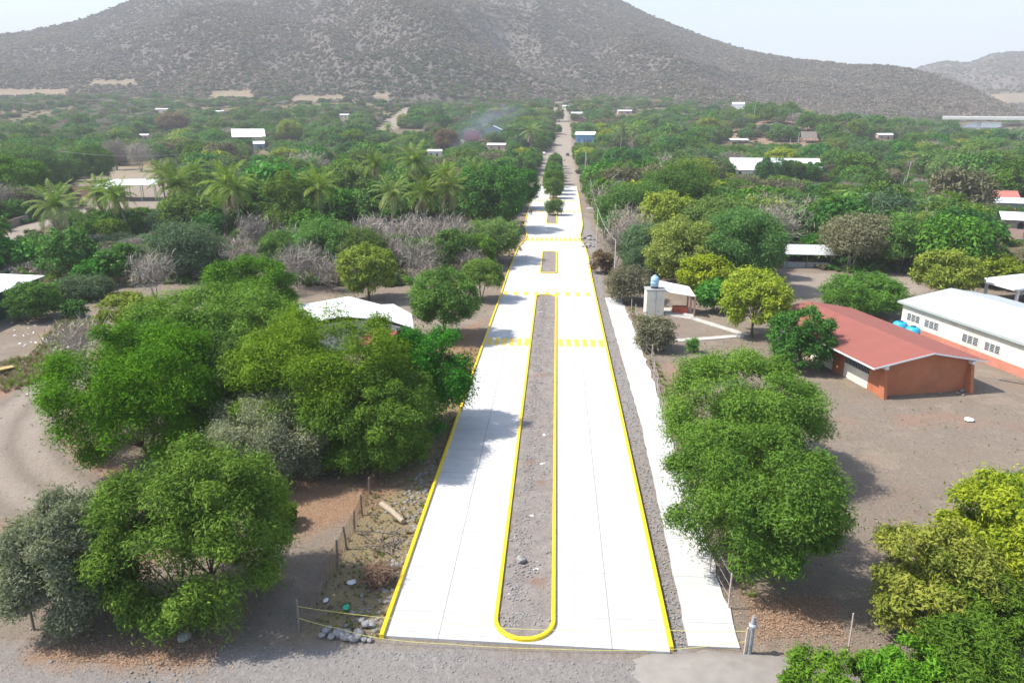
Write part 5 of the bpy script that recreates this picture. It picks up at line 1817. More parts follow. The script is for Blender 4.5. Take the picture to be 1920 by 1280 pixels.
for q in ind:
    d, x, y, R, H, k = q
    z = ztf(x, y)
    px, py, dep = proj(x, y, z + H * 0.6)
    lm_ = min(LANDMARK, key=lambda l: math.hypot((l[1] - px), (l[2] - py) * 1.6))
    dx, dy = px - lm_[1], py - lm_[2]
    far_ = math.hypot(dx, dy)
    if abs(dx) > abs(dy) * 1.3:
        rel = "left of" if dx < 0 else "right of"
    else:
        rel = "behind" if dy < 0 else "in front of"
    size = "small " if R < 3.4 else ("broad " if R > 5.2 else "")
    if H > R * 2.0 and R < 5.2:
        size = "tall "
    key = (k, size, rel, lm_[0])
    used.setdefault(key, []).append((far_, q))
    q_ = q
LAB = {}
for (k, size, rel, l), lst in used.items():
    lst.sort(key=lambda e: e[0])
    for i, (far_, q) in enumerate(lst):
        o_ = ORD[i] if i < len(ORD) else "another "
        kind_ = "scrub bush" if q[4] < 3.2 else None
        base = KLAB[k] if kind_ is None else KLAB[k].replace("tree", "bush")
        if i == 0 and len(lst) > 1:
            o_ = "nearest "
        LAB[id(q)] = ("%s%s%s %s %s" % (o_, size, base, rel, l)) + (", counted outward" if i else "")
for q in ind:
    d, x, y, R, H, k = q
    lib = LIB[k][int(prng.integers(len(LIB[k])))]
    low = H < 3.2
    nm = "bare_tree" if k == 'bare' else ("shrub" if low else "tree")
    t = thing(nm, LAB[id(q)], "bare tree" if k == 'bare' else ("shrub" if low else "tree"), (x, y, ztf(x, y) - 0.1), prng.uniform(0, 6.28), "trees and bushes of the wood")
    link("crown", lib[0], t); link("trunk", lib[1], t)
    t.scale = (R / 5, R / 5, H / 8)


# ------------------------------------------------------------------ scattered stuff (instances on points)
def scatter(name, pts, scl, rotz, idx, sources, tilt=None):
    n = len(pts)
    me = bpy.data.meshes.new(name)
    me.vertices.add(n)
    me.vertices.foreach_set("co", np.asarray(pts, np.float32).ravel())
    a = me.attributes.new("scl", 'FLOAT_VECTOR', 'POINT'); a.data.foreach_set("vector", np.asarray(scl, np.float32).ravel())
    r3 = np.zeros((n, 3), np.float32); r3[:, 2] = rotz
    if tilt is not None:
        r3[:, :2] = tilt
    a = me.attributes.new("rot", 'FLOAT_VECTOR', 'POINT'); a.data.foreach_set("vector", r3.ravel())
    a = me.attributes.new("idx", 'INT', 'POINT'); a.data.foreach_set("value", np.asarray(idx, np.int32))
    o = link(name, me)
    ng = bpy.data.node_groups.new(name, 'GeometryNodeTree')
    ng.interface.new_socket("Geometry", in_out='INPUT', socket_type='NodeSocketGeometry')
    ng.interface.new_socket("Geometry", in_out='OUTPUT', socket_type='NodeSocketGeometry')
    gi = ng.nodes.new("NodeGroupInput"); go = ng.nodes.new("NodeGroupOutput")
    j = ng.nodes.new("GeometryNodeJoinGeometry")
    acc = None
    iop_last = []
    for si, so in enumerate(sources):
        oi = ng.nodes.new("GeometryNodeObjectInfo"); oi.inputs["Object"].default_value = so; oi.inputs["As Instance"].default_value = False
        iop = ng.nodes.new("GeometryNodeInstanceOnPoints")
        cmpn = ng.nodes.new("FunctionNodeCompare"); cmpn.data_type = 'INT'; cmpn.operation = 'EQUAL'
        na = ng.nodes.new("GeometryNodeInputNamedAttribute"); na.data_type = 'INT'; na.inputs["Name"].default_value = "idx"
        ng.links.new(na.outputs["Attribute"], [s for s in cmpn.inputs if s.name == "A" and s.enabled][0])
        [s for s in cmpn.inputs if s.name == "B" and s.enabled][0].default_value = si
        ng.links.new(gi.outputs[0], iop.inputs["Points"])
        ng.links.new(cmpn.outputs["Result"], iop.inputs["Selection"])
        ng.links.new(oi.outputs["Geometry"], iop.inputs["Instance"])
        nr_ = ng.nodes.new("GeometryNodeInputNamedAttribute"); nr_.data_type = 'FLOAT_VECTOR'; nr_.inputs["Name"].default_value = "rot"
        ns_ = ng.nodes.new("GeometryNodeInputNamedAttribute"); ns_.data_type = 'FLOAT_VECTOR'; ns_.inputs["Name"].default_value = "scl"
        e2r = ng.nodes.new("FunctionNodeEulerToRotation")
        ng.links.new(nr_.outputs["Attribute"], e2r.inputs[0])
        ng.links.new(e2r.outputs[0], iop.inputs["Rotation"])
        ng.links.new(ns_.outputs["Attribute"], iop.inputs["Scale"])
        ng.links.new(iop.outputs[0], j.inputs[0])
    ng.links.new(j.outputs[0], go.inputs[0])
    md = o.modifiers.new("scatter", 'NODES'); md.node_group = ng
    return tag(o, kind="stuff")


def source(name, me):
    return bpy.data.objects.new(name, me)      # not linked: only a shape for the scatter


def joined(cme, tme, name):
    """crown and trunk as one mesh, for trees too far to show their parts"""
    import bmesh
    bm = bmesh.new()
    bm.from_mesh(cme)
    n0 = len(bm.faces)
    bm.from_mesh(tme)
    bm.faces.ensure_lookup_table()
    for f in bm.faces[n0:]:
        f.material_index = 1
    me = bpy.data.meshes.new(name)
    bm.to_mesh(me); bm.free()
    me.materials.clear()
    me.materials.append(cme.materials[0]); me.materials.append(tme.materials[0])
    return me


src = []; sidx = {}
for k in FAR:
    for i, (c_, t_) in enumerate(FAR[k]):
        sidx.setdefault(k, []).append(len(src))
        src.append(source("far_%s" % k, joined(c_, t_, "far_%s_%d" % (k, i))))
rest = [q for q in WOODS if id(q) not in ind_set]
fp = []; fs_ = []; fi = []; fr_ = []
hx, hy, hz, ht = H1
for _ in range(9500):
    u = prng.random() ** 1.9 * 0.36 * (hx.shape[0] - 1); v_ = int(prng.random() * (hx.shape[1] - 1))
    i_ = int(u)
    x, y, z = hx[i_, v_], hy[i_, v_], hz[i_, v_]
    if z < ztf(x, y) - 1:
        continue
    t_ = u / hx.shape[0]
    if hill_mask(np.array([x]), np.array([y]), np.array([z]), FIELDS_PX)[0] > 0.3:
        continue
    R = prng.uniform(1.6, 4.2) * (1 - t_); k = ('dry', 'bare', 'mesq', 'dry', 'mango')[int(prng.choice(5, p=[.28, .20, .28, .12, .12]))]
    fp.append((x, y, z - 0.4)); fs_.append((R / 5, R / 5, R * 1.2 / 8)); fi.append(int(prng.choice(sidx[k]))); fr_.append(prng.uniform(0, 6.28))
for (d, x, y, R, H, k) in rest:
    fp.append((x, y, ztf(x, y) - 0.3)); s = R / 5
    fs_.append((s * 1.05, s * 1.05, H / 8)); fi.append(int(prng.choice(sidx[k]))); fr_.append(prng.uniform(0, 6.28))
scatter("far_trees", fp, fs_, fr_, fi, src)

# undergrowth and dry weeds under and between the trees
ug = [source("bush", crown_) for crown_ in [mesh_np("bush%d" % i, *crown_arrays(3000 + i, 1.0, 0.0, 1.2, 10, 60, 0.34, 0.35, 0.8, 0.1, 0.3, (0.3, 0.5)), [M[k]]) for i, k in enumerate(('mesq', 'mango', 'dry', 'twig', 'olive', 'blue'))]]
up = []; us = []; ui = []; ur = []
for it in range(34000):
    d = 55 * (620 / 55) ** (prng.random() ** 0.8)
    a = -YAW + (prng.random() * 2 - 1) * R_(42)
    x = d * math.sin(a); y = d * math.cos(a)
    if y < 112 or abs(x - 0.5) < 12.5:
        continue
    scrub = in_poly(x, y, A_SCRUBL)
    if not scrub and vnoise(np.array(x / 14), np.array(y / 14), 88, 2) < -0.05:
        continue
    bad = False
    for pts, mrg in CLEAR:
        if in_poly(x, y, pts):
            bad = True; break
    if bad or seg_d(x, y, T_LEFT2) < 4.5 or (in_poly(x, y, A_BARE) and prng.random() > 0.12):
        continue
    if not scrub and x > 12 and y < 128:
        continue
    s = prng.uniform(0.5, 1.5) * (1.15 if d > 200 else 0.9)
    up.append((x, y, ztf(x, y) - 0.1)); us.append((s, s, s * prng.uniform(0.7, 1.3))); ur.append(prng.uniform(0, 6.28))
    ui.append(int(prng.choice([2, 3, 3, 2, 4, 0, 5])) if scrub else int(prng.choice([0, 0, 1, 1, 2, 4, 5])))
scatter("undergrowth", up, us, ur, ui, ug)

# scrub on the hills
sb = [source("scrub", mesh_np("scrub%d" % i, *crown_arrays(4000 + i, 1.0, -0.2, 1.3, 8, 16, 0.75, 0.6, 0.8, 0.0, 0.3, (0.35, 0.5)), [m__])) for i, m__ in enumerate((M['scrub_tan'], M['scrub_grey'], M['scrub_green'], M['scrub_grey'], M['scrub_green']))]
hp_ = []; hs_ = []; hi_ = []; hr_ = []
for (hx, hy, hz, ht), cnt, rmul in ((H1, 165000, 1.0), (H2, 30000, 1.3)):
    n0, n1_ = hx.shape
    u = prng.random(cnt) ** 0.75 * (n0 - 1.01); v_ = prng.random(cnt) * (n1_ - 1.01)
    i0 = u.astype(int); j0 = v_.astype(int); fu = u - i0; fv = v_ - j0
    lerp = lambda A: (A[i0, j0] * (1 - fu) + A[i0 + 1, j0] * fu) * (1 - fv) + (A[i0, j0 + 1] * (1 - fu) + A[i0 + 1, j0 + 1] * fu) * fv
    X_, Y_, Z_ = lerp(hx), lerp(hy), lerp(hz)
    keep = (Z_ > zt(X_, Y_) - 2) & (hill_mask(X_, Y_, Z_, FIELDS_PX) < prng.random(len(X_)) * 0.9 + 0.05)
    X_, Y_, Z_ = X_[keep], Y_[keep], Z_[keep]
    grn = hill_mask(X_, Y_, Z_, GREEN_PX)
    g_ = vnoise(X_ / 220, Y_ / 220, 56, 3)
    s = (1.2 + 2.3 * prng.random(len(X_)) ** 2) * rmul
    hp_.append(np.stack([X_, Y_, Z_ - 0.3], 1)); hs_.append(np.stack([s, s, s * prng.uniform(.6, 1.0, len(s))], 1)); hr_.append(prng.uniform(0, 6.28, len(s)))
    c_ = prng.random(len(s))
    c_ = np.clip(c_ + 0.45 * g_ * (prng.random(len(s)) < 0.7), 0, 1)
    g2_ = vnoise(X_ / 130 + 40, Y_ / 130, 58, 3)
    tan_p = 0.28 + 0.55 * np.clip(g2_ + 0.05, 0, 1)
    k_ = np.where(prng.random(len(s)) < tan_p, 0, np.where(c_ < 0.70, 1, np.where(c_ < 0.9, 2, 4)))
    k_ = np.where((grn > 0.5) & (prng.random(len(s)) < 0.55), 2, k_)
    hi_.append(k_)
scatter("hill_scrub", np.concatenate(hp_), np.concatenate(hs_), np.concatenate(hr_), np.concatenate(hi_), sb)

# ------------------------------------------------------------------ poles, fences, ropes and small things
def pole(px, pyb, pyt, label, arm=None, rad=0.14, cross=False, lean=0.0, name="light_pole", cat="pole", group="light poles and power poles"):
    g = G(px, pyb)
    h_ = height_at(g, pyt)
    t = thing(name, label, cat, g, 0, group)
    MB().tube([(0, 0, -0.5), (lean * 0.5, 0, h_ * 0.5), (lean, 0, h_)], [rad, rad * 0.85, rad * 0.65], 8).build("post", POLEM, t)
    if cross:
        MB().box(-1.1, 1.1, -0.07, 0.07, h_ - 0.75, h_ - 0.6).build("crossarm", WOOD, t)
        for x in (-0.95, 0, 0.95):
            MB().lathe([(0.06, h_ - 0.598), (0.08, h_ - 0.5), (0.03, h_ - 0.38)], 8, (x, 0, 0)).build("insulator", WHITEP, t)
    if arm:
        m_ = MB().tube([(lean, 0, h_ - 0.3), (lean + arm * 0.5, 0, h_ + 0.1), (lean + arm, 0, h_ + 0.15)], 0.035, 6)
        m_.build("arm", STEEL, t)
        MB().box(lean + arm - 0.1, lean + arm + 0.35 * (1 if arm > 0 else -1) + 0.1, -0.1, 0.1, h_ + 0.08, h_ + 0.2).build("lamp", WHITEP, t)
    return t, Vector((g.x + lean, g.y, g.z + h_))


PT = {}
for px, pb, pt, lab, arm, cross in (
        (1152, 517, 449, "plain white pole in front of the blue-green feathery tree", None, False),
        (1119, 456, 391, "slim white pole beside the bare tree right of the street", None, False),
        (1107, 385, 342, "white pole at the dark flat-crowned roadside tree", None, False),
        (1097, 325, 285, "white pole right of the dirt road, third beyond the bare roadside tree", None, False),
        (1090, 300, 262, "pole with a transformer right of the dirt road below the blue-walled house", None, True),
        (823, 282, 258, "light pole left of the crimson house", None, True),
        (343, 312, 289, "power pole with crossarm behind the palms on the left", None, True),
        (247, 226, 205, "small far pole left of the rusty brown tree", None, True),
        (570, 266, 247, "far pole right of the vivid yellow-green tree", None, True),
        (479, 300, 262, "thin pole before the white-roofed barn", None, False),
        (1024, 208, 191, "far pole at the left end of the dirt road", None, False),
        (1236, 234, 204, "pole in the trees right of the long low pale roof", None, True),
        (1343, 212, 188, "far thin pole left of the bulky white house", None, False),
        (1383, 217, 190, "pole standing in front of the bulky white house", None, True),
        (1413, 232, 194, "tall pole on the bare slope left of the grey block house", None, True),
        (1534, 217, 194, "pole on the bare slope beside the grey dry tree", None, True),
        (1496, 272, 248, "pole left of the thatched hut, the taller one of two", None, False),
        (1481, 273, 261, "short thick pole left of the thatched hut", None, False),
        (1634, 292, 272, "pole with a white box in the wood left of the two leaning poles", None, True),
        (1562, 291, 274, "stub pole at the edge of the wood below the thatched hut", None, False),
        (1697, 350, 303, "leaning white pole in the wood on the right, the taller of two", None, False),
        (1690, 355, 333, "leaning white pole in the wood on the right, the shorter of two", None, False),
        (208, 336, 320, "short pole with a white dish behind the white canopy", None, False)):
    t, top_ = pole(px, pb, pt, lab, arm, 0.16 if pb < 330 else 0.11, cross, 0.9 if "leaning" in lab else 0.0)
    PT[px] = top_
w_ = MB()
def sag(a, b_, drop, n=10):
    return [a.lerp(b_, i / n) - Vector((0, 0, drop * 4 * (i / n) * (1 - i / n))) for i in range(n + 1)]
a_ = PT[343]; e_ = at_range(112, 284, 330)
tag(MB().tube(sag(a_, e_, 1.5), 0.05, 4).build("power_line", POLEM), "thin pale power line sagging from the crossarm pole to the left", "cable")
tag(MB().tube(sag(PT[1413] , PT[1534], 2.0), 0.05, 4).build("power_line", POLEM), "power line between two poles on the bare slope", "cable")

for pa, pb_, lab in ((1152, 1119, "power line from the plain white pole to the slim white pole right of the street"), (1119, 1107, "power line from the slim white pole to the pole at the flat-crowned tree"), (1107, 1097, "power line from the pole at the flat-crowned tree on along the dirt road"), (1097, 1090, "power line to the transformer pole below the blue-walled house")):
    tag(MB().tube(sag(PT[pa] - Vector((0, 0, .15)), PT[pb_] - Vector((0, 0, .15)), 1.0), 0.03, 4).build("power_line", POLEM), lab, "cable")

# sign slab at the far right kerb
g = G(1106, 399)
t = thing("notice_board", "small white slab on one post beside the far right kerb", "sign", g)
h_ = height_at(g, 391)
MB().box(-0.09, 0.09, -0.09, 0.09, -0.3, h_ - 0.25).build("post", WHITEP, t)
MB().box(-1.0, 1.0, -0.5, 0.5, h_ - 0.248, h_ + 0.1).build("slab", WHITEP, t)


def wire_run(tops, rows, r=0.009):
    m_ = MB()
    for a, b_ in zip(tops[:-1], tops[1:]):
        for f in rows:
            p = a[0].lerp(a[1], f); q = b_[0].lerp(b_[1], f)
            m_.tube(sag(p, q, 0.04, 4), r, 3, cap=False)
    return m_


def fence(name, label, posts, mat_, rad, rows, mesh_=False, wmat=None, jit=0.1):
    t = thing(name, label, "fence", (0, 0, 0))
    r = random.Random(5)
    ends = []
    for px, pb, pt in posts:
        g = G(px, pb); h_ = min(2.3, height_at(g, pt))
        tp = g + Vector((r.uniform(-jit, jit), r.uniform(-jit, jit), h_))
        MB().tube([g - Vector((0, 0, 0.3)), g.lerp(tp, 0.5) + Vector((r.uniform(-.03, .03), 0, 0)), tp], [rad, rad * 0.9, rad * 0.8], 7).build("post", mat_, t)
        ends.append((g, tp))
    m_ = wire_run(ends, rows)
    if mesh_:
        for a, b_ in zip(ends[:-1], ends[1:]):
            n = max(4, int((b_[0] - a[0]).length / 0.16))
            for i in range(1, n):
                f = i / n
                lo_ = a[0].lerp(b_[0], f); hi_2 = a[1].lerp(b_[1], f)
                m_.tube([lo_ + Vector((r.uniform(-.03, .03), 0, 0.02)), lo_.lerp(hi_2, 0.92)], 0.008, 3, cap=False)
    m_.build("wire", wmat or STEEL, t)
    return t


RUSTW = plain("rusty_wire", (0.16, 0.10, 0.07), 0.9)
fence("wire_fence", "rusty mesh fence on rough wooden posts round the dry plot left of the road", [(561, 1184, 1122), (632, 1067, 1013), (649.5, 1029, 986), (665, 995, 957), (679, 964, 926), (694, 926, 893), (713, 895, 862), (735, 862, 832), (757, 825, 797)], WOOD, 0.075, (0.05, 0.3, 0.5, 0.7, 0.9), True, RUSTW)
fence("post_fence", "pale post and wire fence along the school side of the pavement", [(1183, 592, 558), (1190.5, 590, 570), (1195, 600, 585), (1198, 641, 612), (1211, 663, 638), (1221.5, 678, 645), (1226, 712, 667), (1233, 745, 702), (1241, 785, 738), (1250, 830, 778), (1262, 880, 825), (1278, 945, 880), (1300, 1010, 950), (1330, 1075, 1010), (1366, 1140, 1072)], PALEPOST, 0.05, (0.3, 0.6, 0.9))
for px, pb, pt, lab, mt, rr in ((1587, 1233, 1150, "tall pale stake in front of the big tree's shade, bottom right", PALEPOST, 0.045), (1757, 1245, 1160, "pale stake before the olive-yellow tree at the bottom right", PALEPOST, 0.045), (64, 1180, 1122, "dark wooden stake before the tall grey-green shrub at the left", WOOD, 0.07)):
    g = G(px, pb); h_ = height_at(g, pt)
    tag(MB().tube([(0, 0, -0.3), (0.02, 0, h_ * 0.5), (0.0, 0.03, h_)], [rr, rr * 0.9, rr * 0.75], 8).build("stake", mt, None, False, g), lab, "stake", "stakes along the dirt street")
g = G(1404, 1224); h_ = height_at(g, 1156)
cpst = thing("gate_post", "grey weathered concrete post with cut top at the pavement end", "post", g)
MB().tube([(0, 0, -0.3), (0.03, 0, h_ * 0.6), (0.06, 0.02, h_)], [0.14, 0.12, 0.09], 9).build("shaft", plain("weathered_concrete", (0.30, 0.315, 0.32), 0.9, 0.35, 3, grime=0.3), cpst)
MB().tube([(-0.24, -0.05, -0.3), (-0.20, -0.05, h_ * 0.72)], [0.06, 0.045], 7).build("side_stake", PALEPOST, cpst)
MB().lathe([(0.16, 0.0), (0.2, 0.06), (0.2, 0.14), (0.16, 0.2)], 10, (0.05, 0.02, h_ * 0.72)).build("wire_coil", STEEL, cpst)
# ropes across the street
ROPE = plain("yellow_rope", (0.60, 0.57, 0.16), 0.7)
p0 = G(561, 1184)
pts1 = [p0 + Vector((0, 0, 1.55))] + [G(px, py) + Vector((0, 0, zz)) for px, py, zz in ((730, 1185, 0.85), (900, 1197, 0.75), (1035, 1205, 0.75), (1240, 1207, 0.85))] + [g + Vector((-0.2, 0, 1.3))]
pts2 = [p0 + Vector((0, 0, 0.85))] + [G(px, py) + Vector((0, 0, zz)) for px, py, zz in ((640, 1192, 0.45), (705, 1205, 0.30), (830, 1213, 0.20), (1040, 1222, 0.16), (1245, 1224, 0.2))] + [g + Vector((-0.2, 0, 0.7))]
for pts, lab in ((pts1, "upper yellow rope strung across the near end of the street"), (pts2, "lower yellow rope hanging across the near end of the street")):
    full = []
    for a, b_ in zip(pts[:-1], pts[1:]):
        full += sag(a, b_, 0.06, 6)[:-1]
    tag(MB().tube(full + [pts[-1]], 0.012, 5).build("rope", ROPE), lab, "rope")


# rocks
def rock_mesh(seed):
    import bmesh
    bm = bmesh.new()
    bmesh.ops.create_icosphere(bm, subdivisions=2, radius=1.0)
    r = np.random.default_rng(seed)
    off = r.uniform(0, 100, 3)
    for v in bm.verts:
        n = float(vnoise(np.array(v.co.x * 1.3 + off[0]), np.array(v.co.y * 1.3 + v.co.z * 1.7 + off[1]), seed, 3))
        v.co *= 1 + 0.35 * n
        v.co.z *= 0.72
    me = bpy.data.meshes.new("rock"); bm.to_mesh(me); bm.free()
    return me


STONE = plain("stone", (0.25, 0.238, 0.225), 0.9, 0.3, 2.5, grime=0.25)
for mth in ("rock0",):
    RK = [rock_mesh(60 + i) for i in range(6)]
    for me in RK:
        me.materials.append(STONE)
    PALESTONE = plain("pale_stone", (0.27, 0.26, 0.25), 0.9, 0.3, 2.0, grime=0.3)
    RKP = [rock_mesh(80 + i) for i in range(6)]
    for me in RKP:
        me.materials.append(PALESTONE)
ROCKS = [(604, 1192, .26, "leftmost of the loose stones at the corner of the road end"), (613, 1184, .30, "pale stone in the heap nearest the fence post"), (622, 1196, .30, "stone at the front of the heap by the fence post"), (634, 1190, .36, "big grey stone in the middle of the stone heap"), (648, 1196, .32, "round stone right of the big grey one"), (651, 1188, .26, "stone behind the round one in the heap"), (662, 1200, .28, "stone on the front edge of the heap, near the kerb"), (672, 1193, .36, "broad flat stone in the right half of the heap"), (683, 1201, .24, "small stone right of the broad flat one"), (694, 1203, .22, "last stone of the heap before the kerb end"), (686, 1173, .28, "stone standing behind the heap beside the yellow kerb"), (697, 1174, .30, "stone touching the yellow kerb near its end"), (678, 1166, .2, "small stone behind the heap between kerb and rope"), (977, 1056, .34, "dark grey boulder inside the long median strip"), (346, 1198, .42, "pale boulder under the bright feathery tree")]
for i, (px, py, r_, lab) in enumerate(ROCKS):
    g = G(px, py)
    o_ = link("rock", RKP[i % 6], None, (g.x, g.y, g.z + r_ * 0.35 + (0.1 if px == 977 else 0)))
    r_ *= rng.uniform(.6, 1.0); o_.scale = (r_ * rng.uniform(.9, 1.25), r_, r_); o_.rotation_euler = (rng.uniform(-.3, .3), rng.uniform(-.3, .3), rng.uniform(0, 6.28))
    tag(o_, lab, "rock", "loose stones near the road end")
for i in range(14):
    g = G(1096 + rng.uniform(-8, 12), 452 + rng.uniform(-10, 14))
    r_ = rng.uniform(.3, .7)
    o_ = link("rubble_block", RKP[i % 6], None, (g.x + 0.6, g.y, g.z + r_ * 0.3)); o_.scale = (r_, r_, r_ * .8); o_.rotation_euler = (0, 0, rng.uniform(0, 6.28))
    tag(o_, "white broken concrete block in the rubble beside the right kerb at the third crossing", "rubble", "white rubble beside the right kerb")
for i in range(9):
    g = G(1783 + rng.uniform(-22, 30), 737 + rng.uniform(-6, 6)); r_ = rng.uniform(.1, .22)
    o_ = link("rubble_block", RK[i % 6], None, (g.x, g.y, g.z + r_ * .4)); o_.scale = (r_, r_, r_)
    tag(o_, "broken stone at the foot of the orange gable wall, right corner", "rubble", "rubble at the orange gable wall")

# log, pipe stub, sticks, brush, litter
a_ = G(716, 949); b_ = G(756, 982)
tag(MB().tube([a_ + Vector((0, 0, .2)), a_.lerp(b_, .5) + Vector((0.05, 0, .22)), b_ + Vector((0, 0, .18))], [0.21, 0.19, 0.17], 10).build("log", plain("log_wood", (0.36, 0.29, 0.22), 0.95, 0.3, 5)), "pale cut log lying on the dry plot beside the road", "log")
a_ = G(733, 1071); b_ = G(746, 1064)
tag(MB().tube([a_ + Vector((0, 0, .2)), b_ + Vector((0, 0, .2))], [0.2, 0.2], 14).build("concrete_cylinder", GREYP), "short grey concrete cylinder against the left kerb", "pipe")
sk = thing("branch_pile", "tangle of dry grey branches on the dry plot, left of the log", "branches", G(720, 1020))
r = random.Random(3); m_ = MB()
for i in range(22):
    a = r.uniform(0, 6.28); L = r.uniform(0.8, 2.6); x, y = r.uniform(-1, 1), r.uniform(-1.2, 1.2)
    m_.tube([(x, y, 0.05), (x + math.cos(a) * L * .5, y + math.sin(a) * L * .5, r.uniform(.1, .6)), (x + math.cos(a) * L, y + math.sin(a) * L, r.uniform(0.1, 0.9))], [0.045, 0.03, 0.012], 5)
m_.build("branch", WOOD, sk)
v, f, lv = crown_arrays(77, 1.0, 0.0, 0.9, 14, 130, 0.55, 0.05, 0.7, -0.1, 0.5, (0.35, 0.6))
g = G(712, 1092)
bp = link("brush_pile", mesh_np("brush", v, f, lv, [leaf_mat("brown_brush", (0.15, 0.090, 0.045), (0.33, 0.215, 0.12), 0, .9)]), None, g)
bp.scale = (1.15, 1.25, 1.0)
tag(bp, "heap of rusty brown dead brush beside the left kerb", "brush")
for px, py, c_, sx_, lab, nm in ((649, 1140, (0.03, 0.42, 0.24), .28, "crumpled green plastic bag on the dry plot", "plastic_bag"), (660, 1093, (0.55, 0.55, 0.54), .3, "grey-white plastic bag on the dry plot above the green one", "plastic_bag"), (611, 1128, (0.6, 0.6, 0.58), .2, "small white bag near the fence on the dry plot", "plastic_bag"), (1817, 788, (0.72, 0.74, 0.76), .55, "white crumpled sheet lying on the school yard before the orange gable", "plastic_sheet")):
    g = G(px, py)
    me = rock_mesh(int(px)); me.materials.append(plain(nm + str(px), c_, 0.5, 0.2, 6))
    o_ = link(nm, me, None, (g.x, g.y, g.z + 0.05)); sx_ *= 0.72; o_.scale = (sx_ * 1.3, sx_, sx_ * .4); o_.rotation_euler = (0, 0, px)
    tag(o_, lab, "litter")
g = G(1897, 714)
pl = thing("plank_pile", "few grey planks lying by the salmon base of the long classroom", "planks", g, -0.6)
for i in range(4):
    MB().box(-1.1 + i * .12, 1.1 + i * .05, -0.5 + i * .28, -0.32 + i * .28, 0.0, 0.07).build("plank", WOOD, pl)
# sand heap
sm_ = plain("sand", (0.245, 0.222, 0.196), 0.95, 0.14, 1.2, bmp=0.3)
nR, nA = 16, 48
v = []; f = []
for i in range(nR + 1):
    for k in range(nA):
        a = 2 * math.pi * k / nA; rr = i / nR
        kk = rr * (1 + 0.28 * float(vnoise(np.array(math.cos(a) * 1.7 + 4), np.array(math.sin(a) * 1.7), 12, 3)))
        x, y = math.cos(a) * kk * 5.0, math.sin(a) * kk * 1.9
        z = 0.55 * (1 - rr) ** 1.1 * (1 + rr) * (0.75 + 0.3 * float(vnoise(np.array(x * .6 + 9), np.array(y * .9), 8, 3))) - 0.12 * rr
        v.append((x, y, z))
for i in range(nR):
    for k in range(nA):
        f.append((i * nA + k, i * nA + (k + 1) % nA, (i + 1) * nA + (k + 1) % nA, (i + 1) * nA + k)[::-1])
g = G(1352, 1262)
o_ = link("sand_heap", mesh_np("sand_heap", v, [q[::-1] for q in f], None, [sm_], True), None, (g.x, g.y, -0.03))
tag(o_, "low heap of pale sand in front of the pavement end", "sand")
# old tyre under the trees
g = G(378, 838)
ty_ = thing("tractor_tyre", "big black tractor tyre standing in deep shade under the big tree mass", "tyre", g, 0.3)
m_ = MB(); prof = []
for i in range(28):
    a = 2 * math.pi * i / 28
    for j_ in range(10):
        b2 = 2 * math.pi * j_ / 10
        rr = 0.72 + 0.26 * math.cos(b2)
        m_.v.append((rr * math.cos(a), 0.24 * math.sin(b2), 0.95 + rr * math.sin(a)))
for i in range(28):
    for j_ in range(10):
        m_.f.append((i * 10 + j_, i * 10 + (j_ + 1) % 10, ((i + 1) % 28) * 10 + (j_ + 1) % 10, ((i + 1) % 28) * 10 + j_)); m_.m.append(0)
m_.build("tyre", RUBBER, ty_, True)
m_ = MB()
for i in range(28):
    a = 2 * math.pi * i / 28
    for s in (-1, 1):
        p = Vector((0.97 * math.cos(a), s * 0.02, 0.95 + 0.97 * math.sin(a))); q = Vector((0.95 * math.cos(a + 0.12), s * 0.22, 0.95 + 0.95 * math.sin(a + 0.12)))
        m_.tube([p, q], 0.035, 4)
m_.build("tread", RUBBER, ty_)
# yellow trough at the left edge
g = G(4, 702)
tr_ = thing("trough", "yellow-topped wooden feed trough on the dirt at the left edge", "trough", g, 0.9)
MB().box(-1.1, 1.1, -0.5, 0.5, 0.55, 0.62).build("top", plain("ochre_board", (0.40, 0.29, 0.12), 0.8, 0.25, 3), tr_)
for x in (-0.95, 0.95):
    for y in (-0.4, 0.4):
        MB().box(x - .06, x + .06, y - .06, y + .06, -0.1, 0.548).build("leg", WOOD, tr_)


# ------------------------------------------------------------------ vehicles
def wheel(t, x, y, r_=0.36, w2=0.22):
    wv = MB()
    prof = [(r_ * .55, -w2 / 2), (r_ * .92, -w2 / 2), (r_, -w2 / 4), (r_, w2 / 4), (r_ * .92, w2 / 2), (r_ * .55, w2 / 2)]
    n = 20
    for rr, yy in prof:
        for k in range(n):
            a = 2 * math.pi * k / n
            wv.v.append((x + rr * math.cos(a), y + yy, r_ + rr * math.sin(a)))
    for i in range(len(prof) - 1):
        for k in range(n):
            wv.f.append((i * n + k, i * n + (k + 1) % n, (i + 1) * n + (k + 1) % n, (i + 1) * n + k)); wv.m.append(0)
    o_ = wv.build("wheel", RUBBER, t)
    rm = MB(); vs = []
    for yy in (-w2 * .35, w2 * .35):
        vs += [(x + r_ * .54 * math.cos(2 * math.pi * k / 16), y + yy, r_ + r_ * .54 * math.sin(2 * math.pi * k / 16)) for k in range(16)]
    rm.add(vs, [tuple(range(16)), tuple(range(31, 15, -1))] + [(k, (k + 1) % 16, 16 + (k + 1) % 16, 16 + k) for k in range(16)])
    rm.build("rim", STEEL, o_)


